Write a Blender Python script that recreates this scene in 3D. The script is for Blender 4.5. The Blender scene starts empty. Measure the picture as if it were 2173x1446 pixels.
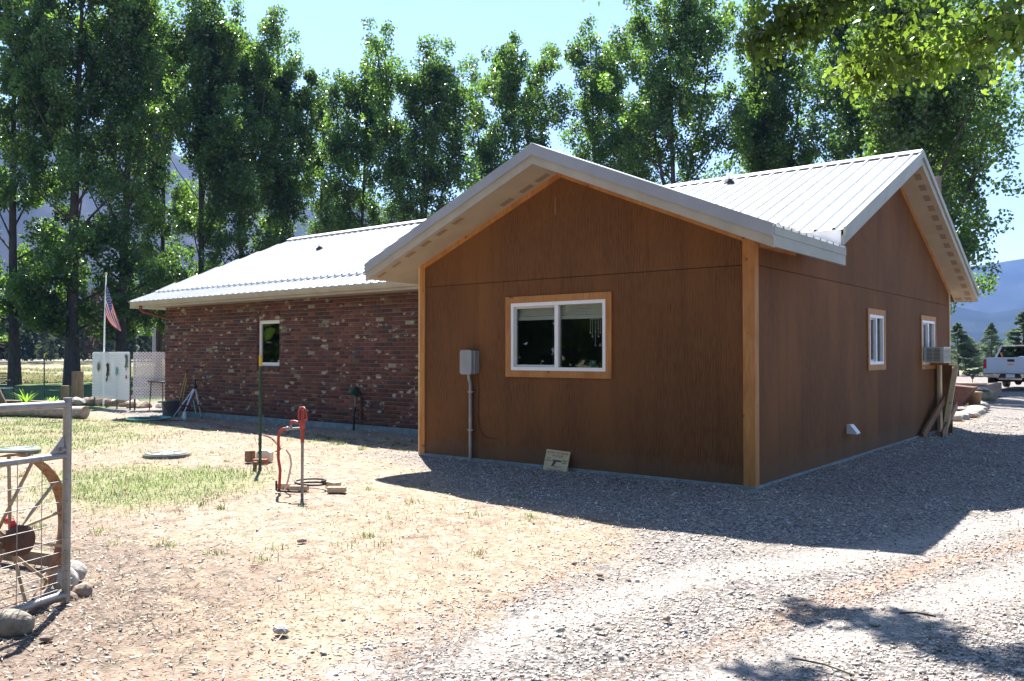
import bpy, bmesh, math, random
import numpy as np
from mathutils import Vector, Matrix

S = bpy.context.scene
COL = S.collection
R = math.radians
random.seed(7)
rng = np.random.default_rng(11)

# ------------------------------------------------------------------ camera, world, sun, exposure
cam_d = bpy.data.cameras.new('camera')
cam_d.lens = 29.45
cam_d.sensor_width = 36
cam_d.clip_end = 12000
cam_d.clip_start = 0.05
cam = bpy.data.objects.new('camera', cam_d)
COL.objects.link(cam)
cam.location = (3.648, -8.856, 1.51)
cam.rotation_euler = (R(90.967), 0, R(38.484))
S.camera = cam

SUN_DIR = Vector((-0.577, 0.443, 1.0)).normalized()      # towards the sun
SUN_EL = math.asin(SUN_DIR.z)
SUN_ROT = math.atan2(SUN_DIR.x, SUN_DIR.y)
world = bpy.data.worlds.new("World")
S.world = world
world.use_nodes = True
wn = world.node_tree.nodes
sky = wn.new('ShaderNodeTexSky')
sky.sky_type = 'NISHITA'
sky.sun_disc = False
sky.sun_elevation = SUN_EL
sky.sun_rotation = SUN_ROT
sky.altitude = 1800
sky.air_density = 1.25
sky.dust_density = 0.5
sky.ozone_density = 0.8
world.node_tree.links.new(sky.outputs[0], wn['Background'].inputs[0])
wn['Background'].inputs[1].default_value = 0.066

sun_d = bpy.data.lights.new('sun', 'SUN')
sun_d.energy = 5.0
sun_d.angle = R(0.53)
sun_d.color = (1.0, 0.955, 0.88)
sun = bpy.data.objects.new('sun', sun_d)
COL.objects.link(sun)
sun.rotation_euler = SUN_DIR.to_track_quat('Z', 'Y').to_euler()

S.view_settings.view_transform = 'Standard'
S.view_settings.look = 'None'
S.view_settings.gamma = 1
S.view_settings.use_curve_mapping = False
S.view_settings.exposure = 2.08
S.render.engine = 'CYCLES'
S.cycles.use_denoising = True
S.cycles.max_bounces = 8
S.cycles.transparent_max_bounces = 12
S.cycles.volume_bounces = 0

# ------------------------------------------------------------------ tagging
def tag(o, label=None, cat=None, group=None, kind=None):
    if label: o['label'] = label
    if cat: o['category'] = cat
    if group: o['group'] = group
    if kind: o['kind'] = kind
    return o

def empty(name, loc, label, cat, group=None, rz=0):
    o = bpy.data.objects.new(name, None)
    COL.objects.link(o)
    o.location = loc
    o.rotation_euler = (0, 0, rz)
    o.empty_display_size = 0.2
    return tag(o, label, cat, group)

# ------------------------------------------------------------------ materials
MATS = {}
def nodes_of(m):
    return m.node_tree.nodes, m.node_tree.links

def basemat(name, col=(.5, .5, .5), rough=.6, metal=0., spec=.5):
    m = bpy.data.materials.new(name)
    m.use_nodes = True
    b = m.node_tree.nodes['Principled BSDF']
    b.inputs['Base Color'].default_value = (*col, 1)
    b.inputs['Roughness'].default_value = rough
    b.inputs['Metallic'].default_value = metal
    b.inputs['Specular IOR Level'].default_value = spec
    MATS[name] = m
    return m

def pos_vec(m, scale=(1, 1, 1), rot=(0, 0, 0), use='Position'):
    n, l = nodes_of(m)
    mp = n.new('ShaderNodeMapping')
    mp.inputs['Scale'].default_value = scale
    mp.inputs['Rotation'].default_value = rot
    if use == 'Position':
        g = n.new('ShaderNodeNewGeometry'); l.new(g.outputs['Position'], mp.inputs[0])
    else:
        g = n.new('ShaderNodeTexCoord'); l.new(g.outputs['Object'], mp.inputs[0])
    return mp.outputs[0]

def noise(m, vec, scale=1, detail=4, rough=.55, dist=0):
    n, l = nodes_of(m)
    t = n.new('ShaderNodeTexNoise')
    t.inputs['Scale'].default_value = scale
    t.inputs['Detail'].default_value = detail
    t.inputs['Roughness'].default_value = rough
    t.inputs['Distortion'].default_value = dist
    l.new(vec, t.inputs['Vector'])
    return t.outputs['Fac']

def ramp(m, fac, stops):
    n, l = nodes_of(m)
    r = n.new('ShaderNodeValToRGB')
    e = r.color_ramp.elements
    while len(e) < len(stops): e.new(0.5)
    for i, (p, c) in enumerate(stops):
        e[i].position = p
        e[i].color = (c, c, c, 1) if isinstance(c, (int, float)) else (*c, 1)
    l.new(fac, r.inputs[0])
    return r.outputs[0]

def mix(m, fac, a, b, mode='MIX'):
    n, l = nodes_of(m)
    x = n.new('ShaderNodeMix'); x.data_type = 'RGBA'; x.blend_type = mode
    for sock, v in ((x.inputs[0], fac), (x.inputs[6], a), (x.inputs[7], b)):
        if isinstance(v, (int, float)): sock.default_value = v
        elif isinstance(v, tuple): sock.default_value = (*v, 1)
        else: l.new(v, sock)
    return x.outputs[2]

def setcol(m, out):
    n, l = nodes_of(m)
    l.new(out, n['Principled BSDF'].inputs['Base Color'])

def bump(m, h, strength=.3, dist=.01):
    n, l = nodes_of(m)
    b = n.new('ShaderNodeBump')
    b.inputs['Strength'].default_value = strength
    b.inputs['Distance'].default_value = dist
    l.new(h, b.inputs['Height'])
    l.new(b.outputs[0], n['Principled BSDF'].inputs['Normal'])

def mottled(name, c1, c2, scale=6, rough=.7, metal=0, spec=.4, bs=.2, bd=.004, sc=(1, 1, 1), detail=5, lo=.35, hi=.65):
    m = basemat(name, c1, rough, metal, spec)
    f = noise(m, pos_vec(m, sc), scale, detail, .6)
    setcol(m, ramp(m, f, [(lo, c1), (hi, c2)]))
    if bs: bump(m, f, bs, bd)
    return m

# stained plywood siding: fine vertical grain, cathedral figure, orange blotches
def siding_mat():
    m = basemat('stained_plywood', rough=.75, spec=.12)
    v = pos_vec(m, (1, 1, .1))
    grain = noise(m, v, 70, 3, .6, .4)
    n, l = nodes_of(m)
    w = n.new('ShaderNodeTexWave'); w.wave_type = 'RINGS'; w.rings_direction = 'Z'
    w.inputs['Scale'].default_value = 9; w.inputs['Distortion'].default_value = 9
    w.inputs['Detail'].default_value = 3; w.inputs['Detail Scale'].default_value = .9
    l.new(pos_vec(m, (1.1, 1.1, .16)), w.inputs['Vector'])
    big = noise(m, pos_vec(m, (.9, .9, .35)), 1.5, 4, .55)
    c = ramp(m, grain, [(.25, (.070, .029, .012)), (.5, (.136, .062, .026)), (.78, (.195, .098, .043))])
    c = mix(m, .28, c, ramp(m, w.outputs['Fac'], [(.15, (.07, .029, .012)), (.85, (.15, .068, .030))]))
    c = mix(m, ramp(m, big, [(.42, 0.), (.66, .6)]), c, (.20, .088, .032))
    c = mix(m, ramp(m, noise(m, pos_vec(m, (5, 5, .5)), 1.3, 3), [(.56, 0.), (.7, .35)]), c, (.07, .033, .018))
    oi = n.new('ShaderNodeObjectInfo')
    c = mix(m, .5, c, mix(m, 1., c, ramp(m, oi.outputs['Random'], [(0., (.86, .85, .84)), (1., (1.25, 1.20, 1.12))]), 'MULTIPLY'))
    low = n.new('ShaderNodeSeparateXYZ'); gg = n.new('ShaderNodeNewGeometry'); l.new(gg.outputs['Position'], low.inputs[0])
    ad = n.new('ShaderNodeMath'); ad.operation = 'MULTIPLY_ADD'; l.new(noise(m, pos_vec(m, (1, 1, .6)), 5, 4, .7), ad.inputs[0]); ad.inputs[1].default_value = -.5; l.new(low.outputs['Z'], ad.inputs[2])
    c = mix(m, ramp(m, ad.outputs[0], [(0., .3), (.05, 0.)]), c, (.14, .105, .08))
    setcol(m, c); bump(m, grain, .5, .004)
    return m
M_SIDING = siding_mat()

def cedar_mat(name, c1, c2, c3):
    m = basemat(name, rough=.6, spec=.3)
    v = pos_vec(m, (1, 1, .12))
    g = noise(m, v, 30, 3, .6, .5)
    b = noise(m, pos_vec(m, (1, 1, .5)), 4, 3)
    c = ramp(m, g, [(.3, c1), (.7, c2)])
    c = mix(m, ramp(m, b, [(.5, 0.), (.72, .7)]), c, c3)
    kn = noise(m, pos_vec(m, (1, 1, 1)), 9, 1, .4)
    c = mix(m, ramp(m, kn, [(.72, 0.), (.76, .7)]), c, (.09, .03, .01))
    setcol(m, c); bump(m, g, .3, .003)
    return m
M_CEDAR = cedar_mat('cedar_board', (.34, .145, .04), (.47, .22, .07), (.27, .09, .022))
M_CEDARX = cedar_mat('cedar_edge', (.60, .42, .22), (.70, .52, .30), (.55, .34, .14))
M_CREAM = mottled('cream_paint', (.34, .31, .25), (.40, .365, .30), 3, .5, bs=.05)
M_FASCIA = mottled('sage_fascia_paint', (.26, .26, .215), (.32, .32, .265), 2, .5, bs=.05)
M_SOFFIT = mottled('soffit_board', (.38, .31, .23), (.43, .36, .28), 3, .75, bs=.1, sc=(1, 1, 1))
M_VENT = mottled('soffit_vent_mesh', (.24, .175, .12), (.29, .21, .15), 40, .8)
M_TRIMMETAL = mottled('rake_trim_metal', (.28, .295, .335), (.32, .335, .375), 2, .45, bs=.02)
def roof_mat(name, dirt):
    m = basemat(name, (.76, .76, .75), .38, 0., .5)
    f = noise(m, pos_vec(m, (1, 1, 1)), 1.6, 5)
    setcol(m, ramp(m, f, [(.35, (.70, .69, .67)), (.7, (.80, .80, .79))]))
    return m
M_ROOF = roof_mat('white_steel_roof', 0)
M_WHITE = mottled('white_vinyl', (.74, .75, .77), (.80, .80, .82), 5, .4, bs=0)
M_DARKGAP = basemat('sheathing_and_gap_shade', (.03, .022, .018), .9)  # sheathing, and the dark strips and discs standing in for gap shade
M_CONC = mottled('foundation_concrete', (.16, .20, .21), (.26, .31, .32), 9, .9, bs=.4, bd=.006)
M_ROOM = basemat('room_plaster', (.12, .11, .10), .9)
M_BLIND = basemat('blind_slat', (.62, .62, .58), .5)
M_MORTAR = mottled('mortar', (.20, .175, .14), (.26, .225, .185), 30, .95, bs=.3)
M_GALV = mottled('galvanised_steel', (.20, .20, .205), (.30, .30, .30), 9, .42, metal=.5, bs=.05)
M_GREYBOX = mottled('grey_utility_plastic', (.24, .255, .27), (.28, .295, .31), 5, .5, bs=0)
M_BLACK = basemat('black_rubber', (.02, .02, .022), .6)
M_DKGREEN = mottled('green_post_paint', (.015, .05, .035), (.03, .075, .05), 20, .5)
M_YELLOW = basemat('yellow_post_tip', (.65, .42, .04), .5)
M_RED = mottled('red_hydrant_paint', (.42, .05, .03), (.30, .06, .04), 25, .5)
M_RUST = mottled('rusted_steel', (.22, .09, .04), (.33, .24, .15), 16, .85, bs=.4, bd=.003)
M_RUSTD = mottled('dark_rusted_steel', (.07, .035, .025), (.12, .055, .035), 16, .85, bs=.4)
M_SPOKE = mottled('pale_spoke', (.42, .36, .26), (.30, .20, .12), 22, .8)
M_REDPAINT = basemat('red_enamel', (.55, .02, .02), .45)
M_TAN = mottled('tan_brick', (.42, .31, .20), (.52, .40, .27), 20, .9, bs=.3)
M_REDBRICK = mottled('red_paver', (.25, .09, .055), (.33, .14, .08), 20, .9, bs=.3)
M_CREAMBLK = basemat('cream_block', (.70, .64, .52), .8)
M_HOSE_T = basemat('teal_hose', (.09, .42, .38), .4)
M_HOSE_R = basemat('brown_red_hose', (.20, .06, .04), .5)
M_LID = mottled('weathered_green_lid', (.10, .115, .10), (.19, .20, .17), 8, .7, bs=.3)
M_LIDT = mottled('teal_lid', (.11, .17, .15), (.24, .33, .29), 6, .6, bs=.2)
M_WOODOLD = mottled('weathered_wood', (.16, .105, .07), (.27, .20, .14), 12, .9, bs=.5, sc=(1, 1, .2))
M_LOG = mottled('grey_log_bark', (.26, .21, .18), (.42, .37, .33), 12, .9, bs=.6, bd=.01)
M_ROCK = mottled('pale_rock', (.22, .21, .19), (.42, .40, .375), 14, .95, bs=.9, bd=.02)
M_ROCKD = mottled('brown_rock', (.14, .10, .08), (.30, .24, .20), 6, .9, bs=.6, bd=.02)
M_LATTICE = basemat('white_lattice_vinyl', (.88, .88, .92), .4)
M_BUCKET = mottled('grey_bucket', (.15, .16, .175), (.20, .21, .22), 6, .6, bs=0)
M_ALU = basemat('brushed_aluminium', (.50, .53, .62), .4, .4)
M_STICK = basemat('yellow_wood_handle', (.45, .36, .10), .6)
M_AC = mottled('air_conditioner_case', (.46, .46, .40), (.52, .52, .46), 6, .5, bs=0)
M_GRILLE = basemat('dark_grille', (.10, .09, .08), .7)
M_BROWNPIPE = mottled('brown_downspout', (.16, .035, .025), (.21, .05, .035), 8, .45, bs=0)
M_SIGN = mottled('wooden_sign_board', (.50, .40, .22), (.58, .47, .28), 10, .7, bs=0)
M_SIGNINK = basemat('sign_ink', (.09, .05, .03), .7)
M_SIGNRED = basemat('sign_red_ink', (.30, .05, .03), .7)
M_POLE = mottled('utility_pole_wood', (.17, .115, .095), (.23, .16, .13), 12, .9, bs=.4, sc=(1, 1, .1))

def glass_mat(name='window_glass', tint=(.92, .95, .95)):
    m = bpy.data.materials.new(name); m.use_nodes = True
    n, l = nodes_of(m); n.remove(n['Principled BSDF'])
    t = n.new('ShaderNodeBsdfTransparent'); t.inputs[0].default_value = (*tint, 1)
    g = n.new('ShaderNodeBsdfGlossy'); g.inputs['Roughness'].default_value = .01
    fr = n.new('ShaderNodeFresnel'); fr.inputs[0].default_value = 1.5
    mx = n.new('ShaderNodeMixShader')
    l.new(fr.outputs[0], mx.inputs[0]); l.new(t.outputs[0], mx.inputs[1]); l.new(g.outputs[0], mx.inputs[2])
    l.new(mx.outputs[0], n['Material Output'].inputs[0])
    return m
M_GLASS = glass_mat()
M_GLASSD = glass_mat('tinted_truck_glass', (.25, .28, .33))

def brick_mat():
    m = basemat('tumbled_brick', rough=.88, spec=.2)
    n, l = nodes_of(m)
    a = n.new('ShaderNodeAttribute'); a.attribute_name = 'tone'
    f = noise(m, pos_vec(m, (1, 1, 1)), 28, 4)
    c = mix(m, .22, a.outputs['Color'], ramp(m, f, [(.3, (.03, .02, .02)), (.7, (.20, .10, .075))]), 'MIX')
    vc = n.new('ShaderNodeTexVoronoi'); vc.inputs['Scale'].default_value = 9.5
    l.new(pos_vec(m, (1, .01, 1.9)), vc.inputs['Vector'])
    sx = n.new('ShaderNodeSeparateColor'); l.new(vc.outputs['Color'], sx.inputs[0])
    sp0 = n.new('ShaderNodeMath'); sp0.operation = 'MULTIPLY_ADD'; l.new(f, sp0.inputs[0]); sp0.inputs[1].default_value = .22; l.new(sx.outputs[0], sp0.inputs[2])
    sp = sp0.outputs[0]
    hd = n.new('ShaderNodeMath'); hd.operation = 'SUBTRACT'; l.new(sp, hd.inputs[0]); hd.inputs[1].default_value = .5
    c = mix(m, ramp(m, hd.outputs[0], [(.555, 0.), (.565, .9)]), c, (.40, .36, .27))
    setcol(m, c); bump(m, f, .5, .006)
    return m
M_BRICK = brick_mat()

def leaf_mat(name, col, trans, spec=.5, rough=.35, var=.35, tw=.45):
    m = bpy.data.materials.new(name); m.use_nodes = True
    n, l = nodes_of(m); b = n['Principled BSDF']
    f = noise(m, pos_vec(m, (1, 1, 1)), .9, 3)
    def rr(c):
        lo = tuple(x * (1 - var) for x in c); hi = tuple(min(1, x * (1 + var)) for x in c)
        return ramp(m, f, [(.35, lo), (.65, hi)])
    l.new(rr(col), b.inputs['Base Color'])
    b.inputs['Roughness'].default_value = rough
    b.inputs['Specular IOR Level'].default_value = spec
    t = n.new('ShaderNodeBsdfTranslucent'); l.new(rr(trans), t.inputs[0])
    mx = n.new('ShaderNodeMixShader'); mx.inputs[0].default_value = tw
    l.new(b.outputs[0], mx.inputs[1]); l.new(t.outputs[0], mx.inputs[2])
    l.new(mx.outputs[0], n['Material Output'].inputs[0])
    return m
M_LEAF = leaf_mat('poplar_leaf', (.05, .088, .03), (.17, .32, .04), .7, .28, .45)
M_LEAFY = leaf_mat('backlit_cottonwood_leaf', (.07, .115, .025), (.21, .33, .035), .5, tw=.55, var=.5)
M_NEEDLE = leaf_mat('spruce_needles', (.10, .145, .105), (.19, .28, .14), .3, .6, tw=.3)
M_PINE = leaf_mat('far_pine_needles', (.05, .07, .04), (.06, .08, .03), .2, .7, tw=.25)
M_PINEB = leaf_mat('far_brown_conifer', (.12, .075, .045), (.10, .06, .03), .2, .8, tw=.25)
M_GRASS = leaf_mat('green_grass_blade', (.11, .16, .055), (.16, .24, .06), .2, .6, .3)
M_STRAW = leaf_mat('dry_grass_blade', (.37, .27, .175), (.34, .24, .14), .2, .7, .25, .3)
M_CORN = leaf_mat('bright_green_plant', (.16, .34, .05), (.35, .60, .06), .3, .5, .2)
M_BARK = mottled('poplar_bark', (.045, .036, .03), (.085, .07, .06), 8, .9, bs=.6, bd=.02, sc=(1, 1, .3))
M_TWIG = basemat('twig_bark', (.10, .085, .06), .85)
M_CHIP = mottled('wood_chip', (.32, .25, .19), (.52, .45, .37), 3, .8, bs=0)
M_CHIPD = mottled('red_brown_litter', (.12, .075, .055), (.24, .16, .115), 3, .8, bs=0)

def pebble_mat(name, stops):
    m = basemat(name, rough=.5, spec=.6)
    n, l = nodes_of(m)
    a = n.new('ShaderNodeAttribute'); a.attribute_name = 'tone'
    setcol(m, ramp(m, a.outputs['Fac'], stops))
    return m
M_PEB = pebble_mat('gravel_pebble', [(0., (.09, .08, .078)), (.3, (.21, .188, .175)), (.65, (.41, .375, .345)), (1., (.62, .575, .53))])

# ------------------------------------------------------------------ mesh builder
class MB:
    def __init__(s): s.v = []; s.f = []; s.mi = []; s.mats = []; s.cur = 0; s.smooth = False; s.sm = []
    def mat(s, m):
        if m not in s.mats: s.mats.append(m)
        s.cur = s.mats.index(m); return s
    def add(s, vs, fs, smooth=False):
        o = len(s.v); s.v += [tuple(v) for v in vs]
        for f in fs:
            s.f.append(tuple(i + o for i in f)); s.mi.append(s.cur); s.sm.append(smooth)
        return s
    def box(s, x0, x1, y0, y1, z0, z1):
        vs = [(x, y, z) for x in (x0, x1) for y in (y0, y1) for z in (z0, z1)]
        return s.add(vs, [(0, 1, 3, 2), (4, 6, 7, 5), (0, 4, 5, 1), (2, 3, 7, 6), (0, 2, 6, 4), (1, 5, 7, 3)])
    def obox(s, c, ax, ay, az):
        c, ax, ay, az = map(Vector, (c, ax, ay, az))
        vs = [c + ax * i + ay * j + az * k for i in (-1, 1) for j in (-1, 1) for k in (-1, 1)]
        return s.add(vs, [(0, 1, 3, 2), (4, 6, 7, 5), (0, 4, 5, 1), (2, 3, 7, 6), (0, 2, 6, 4), (1, 5, 7, 3)])
    def board(s, a, b, w, t, up=(0, 0, 1)):
        """board from a to b, width w along 'up' (made square to the run), thickness t"""
        a, b, up = Vector(a), Vector(b), Vector(up)
        d = (b - a); L = d.length; d.normalize()
        side = d.cross(up).normalized(); u = side.cross(d).normalized()
        return s.obox((a + b) / 2, d * L / 2, side * t / 2, u * w / 2)
    def prism(s, pts, ext):
        """closed polygon pts (3d), extruded by ext"""
        ext = Vector(ext); n = len(pts)
        vs = [Vector(p) for p in pts] + [Vector(p) + ext for p in pts]
        fs = [tuple(range(n))[::-1], tuple(range(n, 2 * n))] + [(i, (i + 1) % n, (i + 1) % n + n, i + n) for i in range(n)]
        return s.add(vs, fs)
    def tube(s, pts, r, n=8, cap=True, smooth=True):
        pts = [Vector(p) for p in pts]
        rs = r if isinstance(r, (list, tuple)) else [r] * len(pts)
        vs = []; fs = []
        prev = None
        for i, p in enumerate(pts):
            d = (pts[min(i + 1, len(pts) - 1)] - pts[max(i - 1, 0)]).normalized()
            if prev is None:
                ref = Vector((0, 0, 1)) if abs(d.z) < .9 else Vector((1, 0, 0))
                u = d.cross(ref).normalized()
            else:
                u = (prev - d * prev.dot(d)).normalized()
            prev = u; w = d.cross(u)
            for k in range(n):
                a = 2 * math.pi * k / n
                vs.append(p + (u * math.cos(a) + w * math.sin(a)) * rs[i])
        for i in range(len(pts) - 1):
            for k in range(n):
                fs.append((i * n + k, i * n + (k + 1) % n, (i + 1) * n + (k + 1) % n, (i + 1) * n + k))
        s.add(vs, fs, smooth)
        if cap:
            s.add(vs[:n], [tuple(range(n))[::-1]]); s.add(vs[-n:], [tuple(range(n))])
        return s
    def lathe(s, prof, c=(0, 0, 0), n=20, axis='z', smooth=True):
        vs = []; c = Vector(c)
        for r, z in prof:
            for k in range(n):
                a = 2 * math.pi * k / n
                p = Vector((r * math.cos(a), r * math.sin(a), z))
                if axis == 'x': p = Vector((p.z, p.x, p.y))
                if axis == 'y': p = Vector((p.x, p.z, p.y))
                vs.append(c + p)
        fs = [(i * n + k, i * n + (k + 1) % n, (i + 1) * n + (k + 1) % n, (i + 1) * n + k) for i in range(len(prof) - 1) for k in range(n)]
        return s.add(vs, fs, smooth)
    def build(s, name, m=None, parent=None, loc=None):
        me = bpy.data.meshes.new(name)
        me.from_pydata(s.v, [], s.f)
        if m is not None and not s.mats: me.materials.append(m)
        for x in s.mats: me.materials.append(x)
        if s.mats: me.polygons.foreach_set('material_index', s.mi)
        me.polygons.foreach_set('use_smooth', s.sm)
        bm = bmesh.new(); bm.from_mesh(me); bmesh.ops.recalc_face_normals(bm, faces=bm.faces); bm.to_mesh(me); bm.free()
        me.update()
        o = bpy.data.objects.new(name, me); COL.objects.link(o)
        if parent is not None: o.parent = parent
        if loc is not None: o.location = loc
        return o

def npmesh(name, V, F, m, tone=None, smooth=False):
    """V (n,3), F (k,4) or (k,3)"""
    me = bpy.data.meshes.new(name)
    V = np.asarray(V, dtype=np.float32); F = np.asarray(F, dtype=np.int32)
    me.vertices.add(len(V)); me.vertices.foreach_set('co', V.ravel())
    k = F.shape[1]
    me.loops.add(F.size); me.loops.foreach_set('vertex_index', F.ravel())
    me.polygons.add(len(F)); me.polygons.foreach_set('loop_start', np.arange(0, F.size, k, dtype=np.int32))
    try: me.polygons.foreach_set('loop_total', np.full(len(F), k, dtype=np.int32))
    except Exception: pass
    me.materials.append(m)
    if smooth: me.polygons.foreach_set('use_smooth', np.ones(len(F), dtype=bool))
    me.update(calc_edges=True)
    if tone is not None:
        a = me.attributes.new('tone', 'FLOAT_COLOR', 'POINT')
        t = np.ones((len(V), 4), dtype=np.float32); t[:, :3] = tone if tone.ndim == 2 else tone[:, None]
        a.data.foreach_set('color', t.ravel())
    return me

def link(name, me, parent=None, loc=None):
    o = bpy.data.objects.new(name, me); COL.objects.link(o)
    if parent is not None: o.parent = parent
    if loc is not None: o.location = loc
    return o

def rotvec(n):
    """random unit vectors"""
    v = rng.normal(size=(n, 3)); return v / np.linalg.norm(v, axis=1)[:, None]

def leaf_quads(C, size, asp=.85, up_bias=0.):
    n = len(C)
    u = rotvec(n); w = rotvec(n)
    w = w - u * (w * u).sum(1)[:, None]; w /= np.linalg.norm(w, axis=1)[:, None]
    s = (size * rng.uniform(.65, 1.25, n))[:, None]
    V = np.stack([C + u * s, C + w * s * asp, C - u * s, C - w * s * asp], 1).reshape(-1, 3)
    F = np.arange(4 * n).reshape(-1, 4)
    return V, F

# ------------------------------------------------------------------ ground
def smooth(e0, e1, x):
    t = np.clip((x - e0) / (e1 - e0), 0, 1); return t * t * (3 - 2 * t)

def vnoise(x, y, s, seed=0):
    """cheap smooth value noise"""
    r = np.random.default_rng(seed).random((64, 64))
    X = x / s; Y = y / s
    xi = np.floor(X).astype(int); yi = np.floor(Y).astype(int)
    fx = X - xi; fy = Y - yi
    fx = fx * fx * (3 - 2 * fx); fy = fy * fy * (3 - 2 * fy)
    g = lambda a, b: r[a % 64, b % 64]
    return (g(xi, yi) * (1 - fx) + g(xi + 1, yi) * fx) * (1 - fy) + (g(xi, yi + 1) * (1 - fx) + g(xi + 1, yi + 1) * fx) * fy

def polymask(x, y, poly, soft):
    """signed-distance style soft mask of a polygon"""
    x = np.asarray(x, float); y = np.asarray(y, float)
    d = np.full(x.shape, 1e9); inside = np.zeros(x.shape, bool)
    n = len(poly)
    for i in range(n):
        ax, ay = poly[i]; bx, by = poly[(i + 1) % n]
        dx, dy = bx - ax, by - ay
        t = np.clip(((x - ax) * dx + (y - ay) * dy) / (dx * dx + dy * dy + 1e-9), 0, 1)
        d = np.minimum(d, np.hypot(x - ax - t * dx, y - ay - t * dy))
        with np.errstate(divide='ignore', invalid='ignore'):
            c = ((ay > y) != (by > y)) & (x < (bx - ax) * (y - ay) / (by - ay + 1e-12) + ax)
        inside ^= c
    sd = np.where(inside, d, -d)
    return smooth(-soft, soft, sd)

P_GRAVEL = [(.6, -12), (.5, -6.3), (.35, -5.2), (.3, -3.3), (-.25, -2.15), (-2.4, -1.85), (-3.4, -1.2), (-4.6, -.55), (-6.2, .1), (-5.1, 1.0), (-5.1, 2), (0, 2), (0, 70), (60, 70), (60, -12)]
P_GRAVEL2 = [(-8, 20), (0, 14), (6, 14), (60, 45), (60, 66), (-16, 64), (-14, 40)]
P_GRAVEL3 = [(-20.3, 1.9), (-15.6, 1.5), (-16.7, 3.4), (-17, 8), (-22, 6.5), (-21.5, 2.6)]
P_GREEN1 = [(-7.8, -4.2), (-7.6, -2.9), (-5.6, -2.45), (-4.7, -3.1), (-4.35, -4.0), (-4.6, -4.9), (-6.0, -4.8)]
P_GREEN2 = [(-18.5, -1.8), (-17.7, .2), (-14.7, .9), (-11.5, -.6), (-9.6, -2.6), (-11, -4.5)]
P_MULCH = [(-4.6, -5.2), (-2.6, -4.9), (-1.0, -5.2), (.1, -6.3), (-.1, -8), (-6, -9)]
P_LAWN = [(-17.8, -.4), (-19.5, 2.0), (-24, 7), (-36, 14.5), (-46, 15), (-60, -4), (-30, -9)]

def masks(x, y):
    g = np.maximum.reduce([polymask(x, y, P_GRAVEL, .75), polymask(x, y, P_GRAVEL2, 1.0), polymask(x, y, P_GRAVEL3, .4)])
    gr = np.maximum(polymask(x, y, P_GREEN1, .6), .55 * polymask(x, y, P_GREEN2, 1.0))
    lawn = polymask(x, y, P_LAWN, .6)
    mu = .62 * polymask(x, y, P_MULCH, 1.3)
    return g, gr, mu, lawn

TR_PALE = [[(.45, -8.5), (.56, -6.33), (.71, -5.86), (.77, -4.72), (1.04, -3.39), (1.83, -1.9), (2.6, .4), (3.2, 4), (3.4, 14), (1, 26), (-1.2, 40)],
           [(1.5, -7.5), (1.75, -5.38), (2.25, -4.03), (2.9, -1.6), (4.0, 1.2), (4.9, 5), (5, 15), (3, 27)]]
TR_RED = [[(1.25, -7.5), (1.58, -5.51), (1.78, -4.65), (1.98, -3.4), (2.3, -2.0), (3.0, 0), (4.0, 4), (4.2, 14)], [(1.0, -7), (.75, -6.0), (.2, -4.6), (.15, -3.2), (-.3, -2.4)]]
def linedist(x, y, poly):
    d = np.full(np.shape(x), 1e9)
    for (ax, ay), (bx, by) in zip(poly[:-1], poly[1:]):
        dx, dy = bx - ax, by - ay
        t = np.clip(((x - ax) * dx + (y - ay) * dy) / (dx * dx + dy * dy), 0, 1)
        d = np.minimum(d, np.hypot(x - ax - t * dx, y - ay - t * dy))
    return d
def tracks(x, y):
    w = .12 * (vnoise(x, y, .5, 41) - .5)
    pale = np.maximum.reduce([np.exp(-((linedist(x, y, p) + w) / .27) ** 2) for p in TR_PALE])
    red = np.maximum.reduce([np.exp(-((linedist(x, y, p) + w) / .16) ** 2) for p in TR_RED])
    return pale, red

def ground_z(x, y):
    z = .05 * (vnoise(x, y, 1.7, 1) - .5) + .025 * (vnoise(x, y, .45, 2) - .5)
    z = z + .012 * (vnoise(x, y, .16, 3) - .5)
    near_house = np.maximum(smooth(1.2, .2, np.abs(y - .0)) * (x < .4) * (x > -5.5), smooth(1.2, .2, np.abs(x)) * (y > -.5) * (y < 11))
    z = z * (1 - .7 * near_house) + .05 * np.maximum(smooth(.55, .1, np.abs(y + .0)) * (x < .3) * (x > -5.3), smooth(.5, .1, np.abs(x)) * (y > -.3) * (y < 11))
    # meadow rises a little beyond the tree row on the left
    z = z + .3 * smooth(50, 110, -x) * smooth(-20, 30, y) + 0 * x
    return z - .012

def axis(dense0, dense1, step, lim0, lim1, gr=1.13):
    a = list(np.arange(dense0, dense1 + 1e-6, step))
    s = step; x = dense1
    while x < lim1: s *= gr; x += s; a.append(x)
    s = step; x = dense0; b = []
    while x > lim0: s *= gr; x -= s; b.append(x)
    return np.array(b[::-1] + a)

gx = axis(-12, 6, .085, -3800, 3800, 1.07); gy = axis(-8, 4, .085, -3800, 3800, 1.07)
GX, GY = np.meshgrid(gx, gy, indexing='ij')
GZ = ground_z(GX, GY)
V = np.stack([GX.ravel(), GY.ravel(), GZ.ravel()], 1)
nx, ny = len(gx), len(gy)
idx = np.arange(nx * ny).reshape(nx, ny)
F = np.stack([idx[:-1, :-1].ravel(), idx[1:, :-1].ravel(), idx[1:, 1:].ravel(), idx[:-1, 1:].ravel()], 1)

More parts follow.
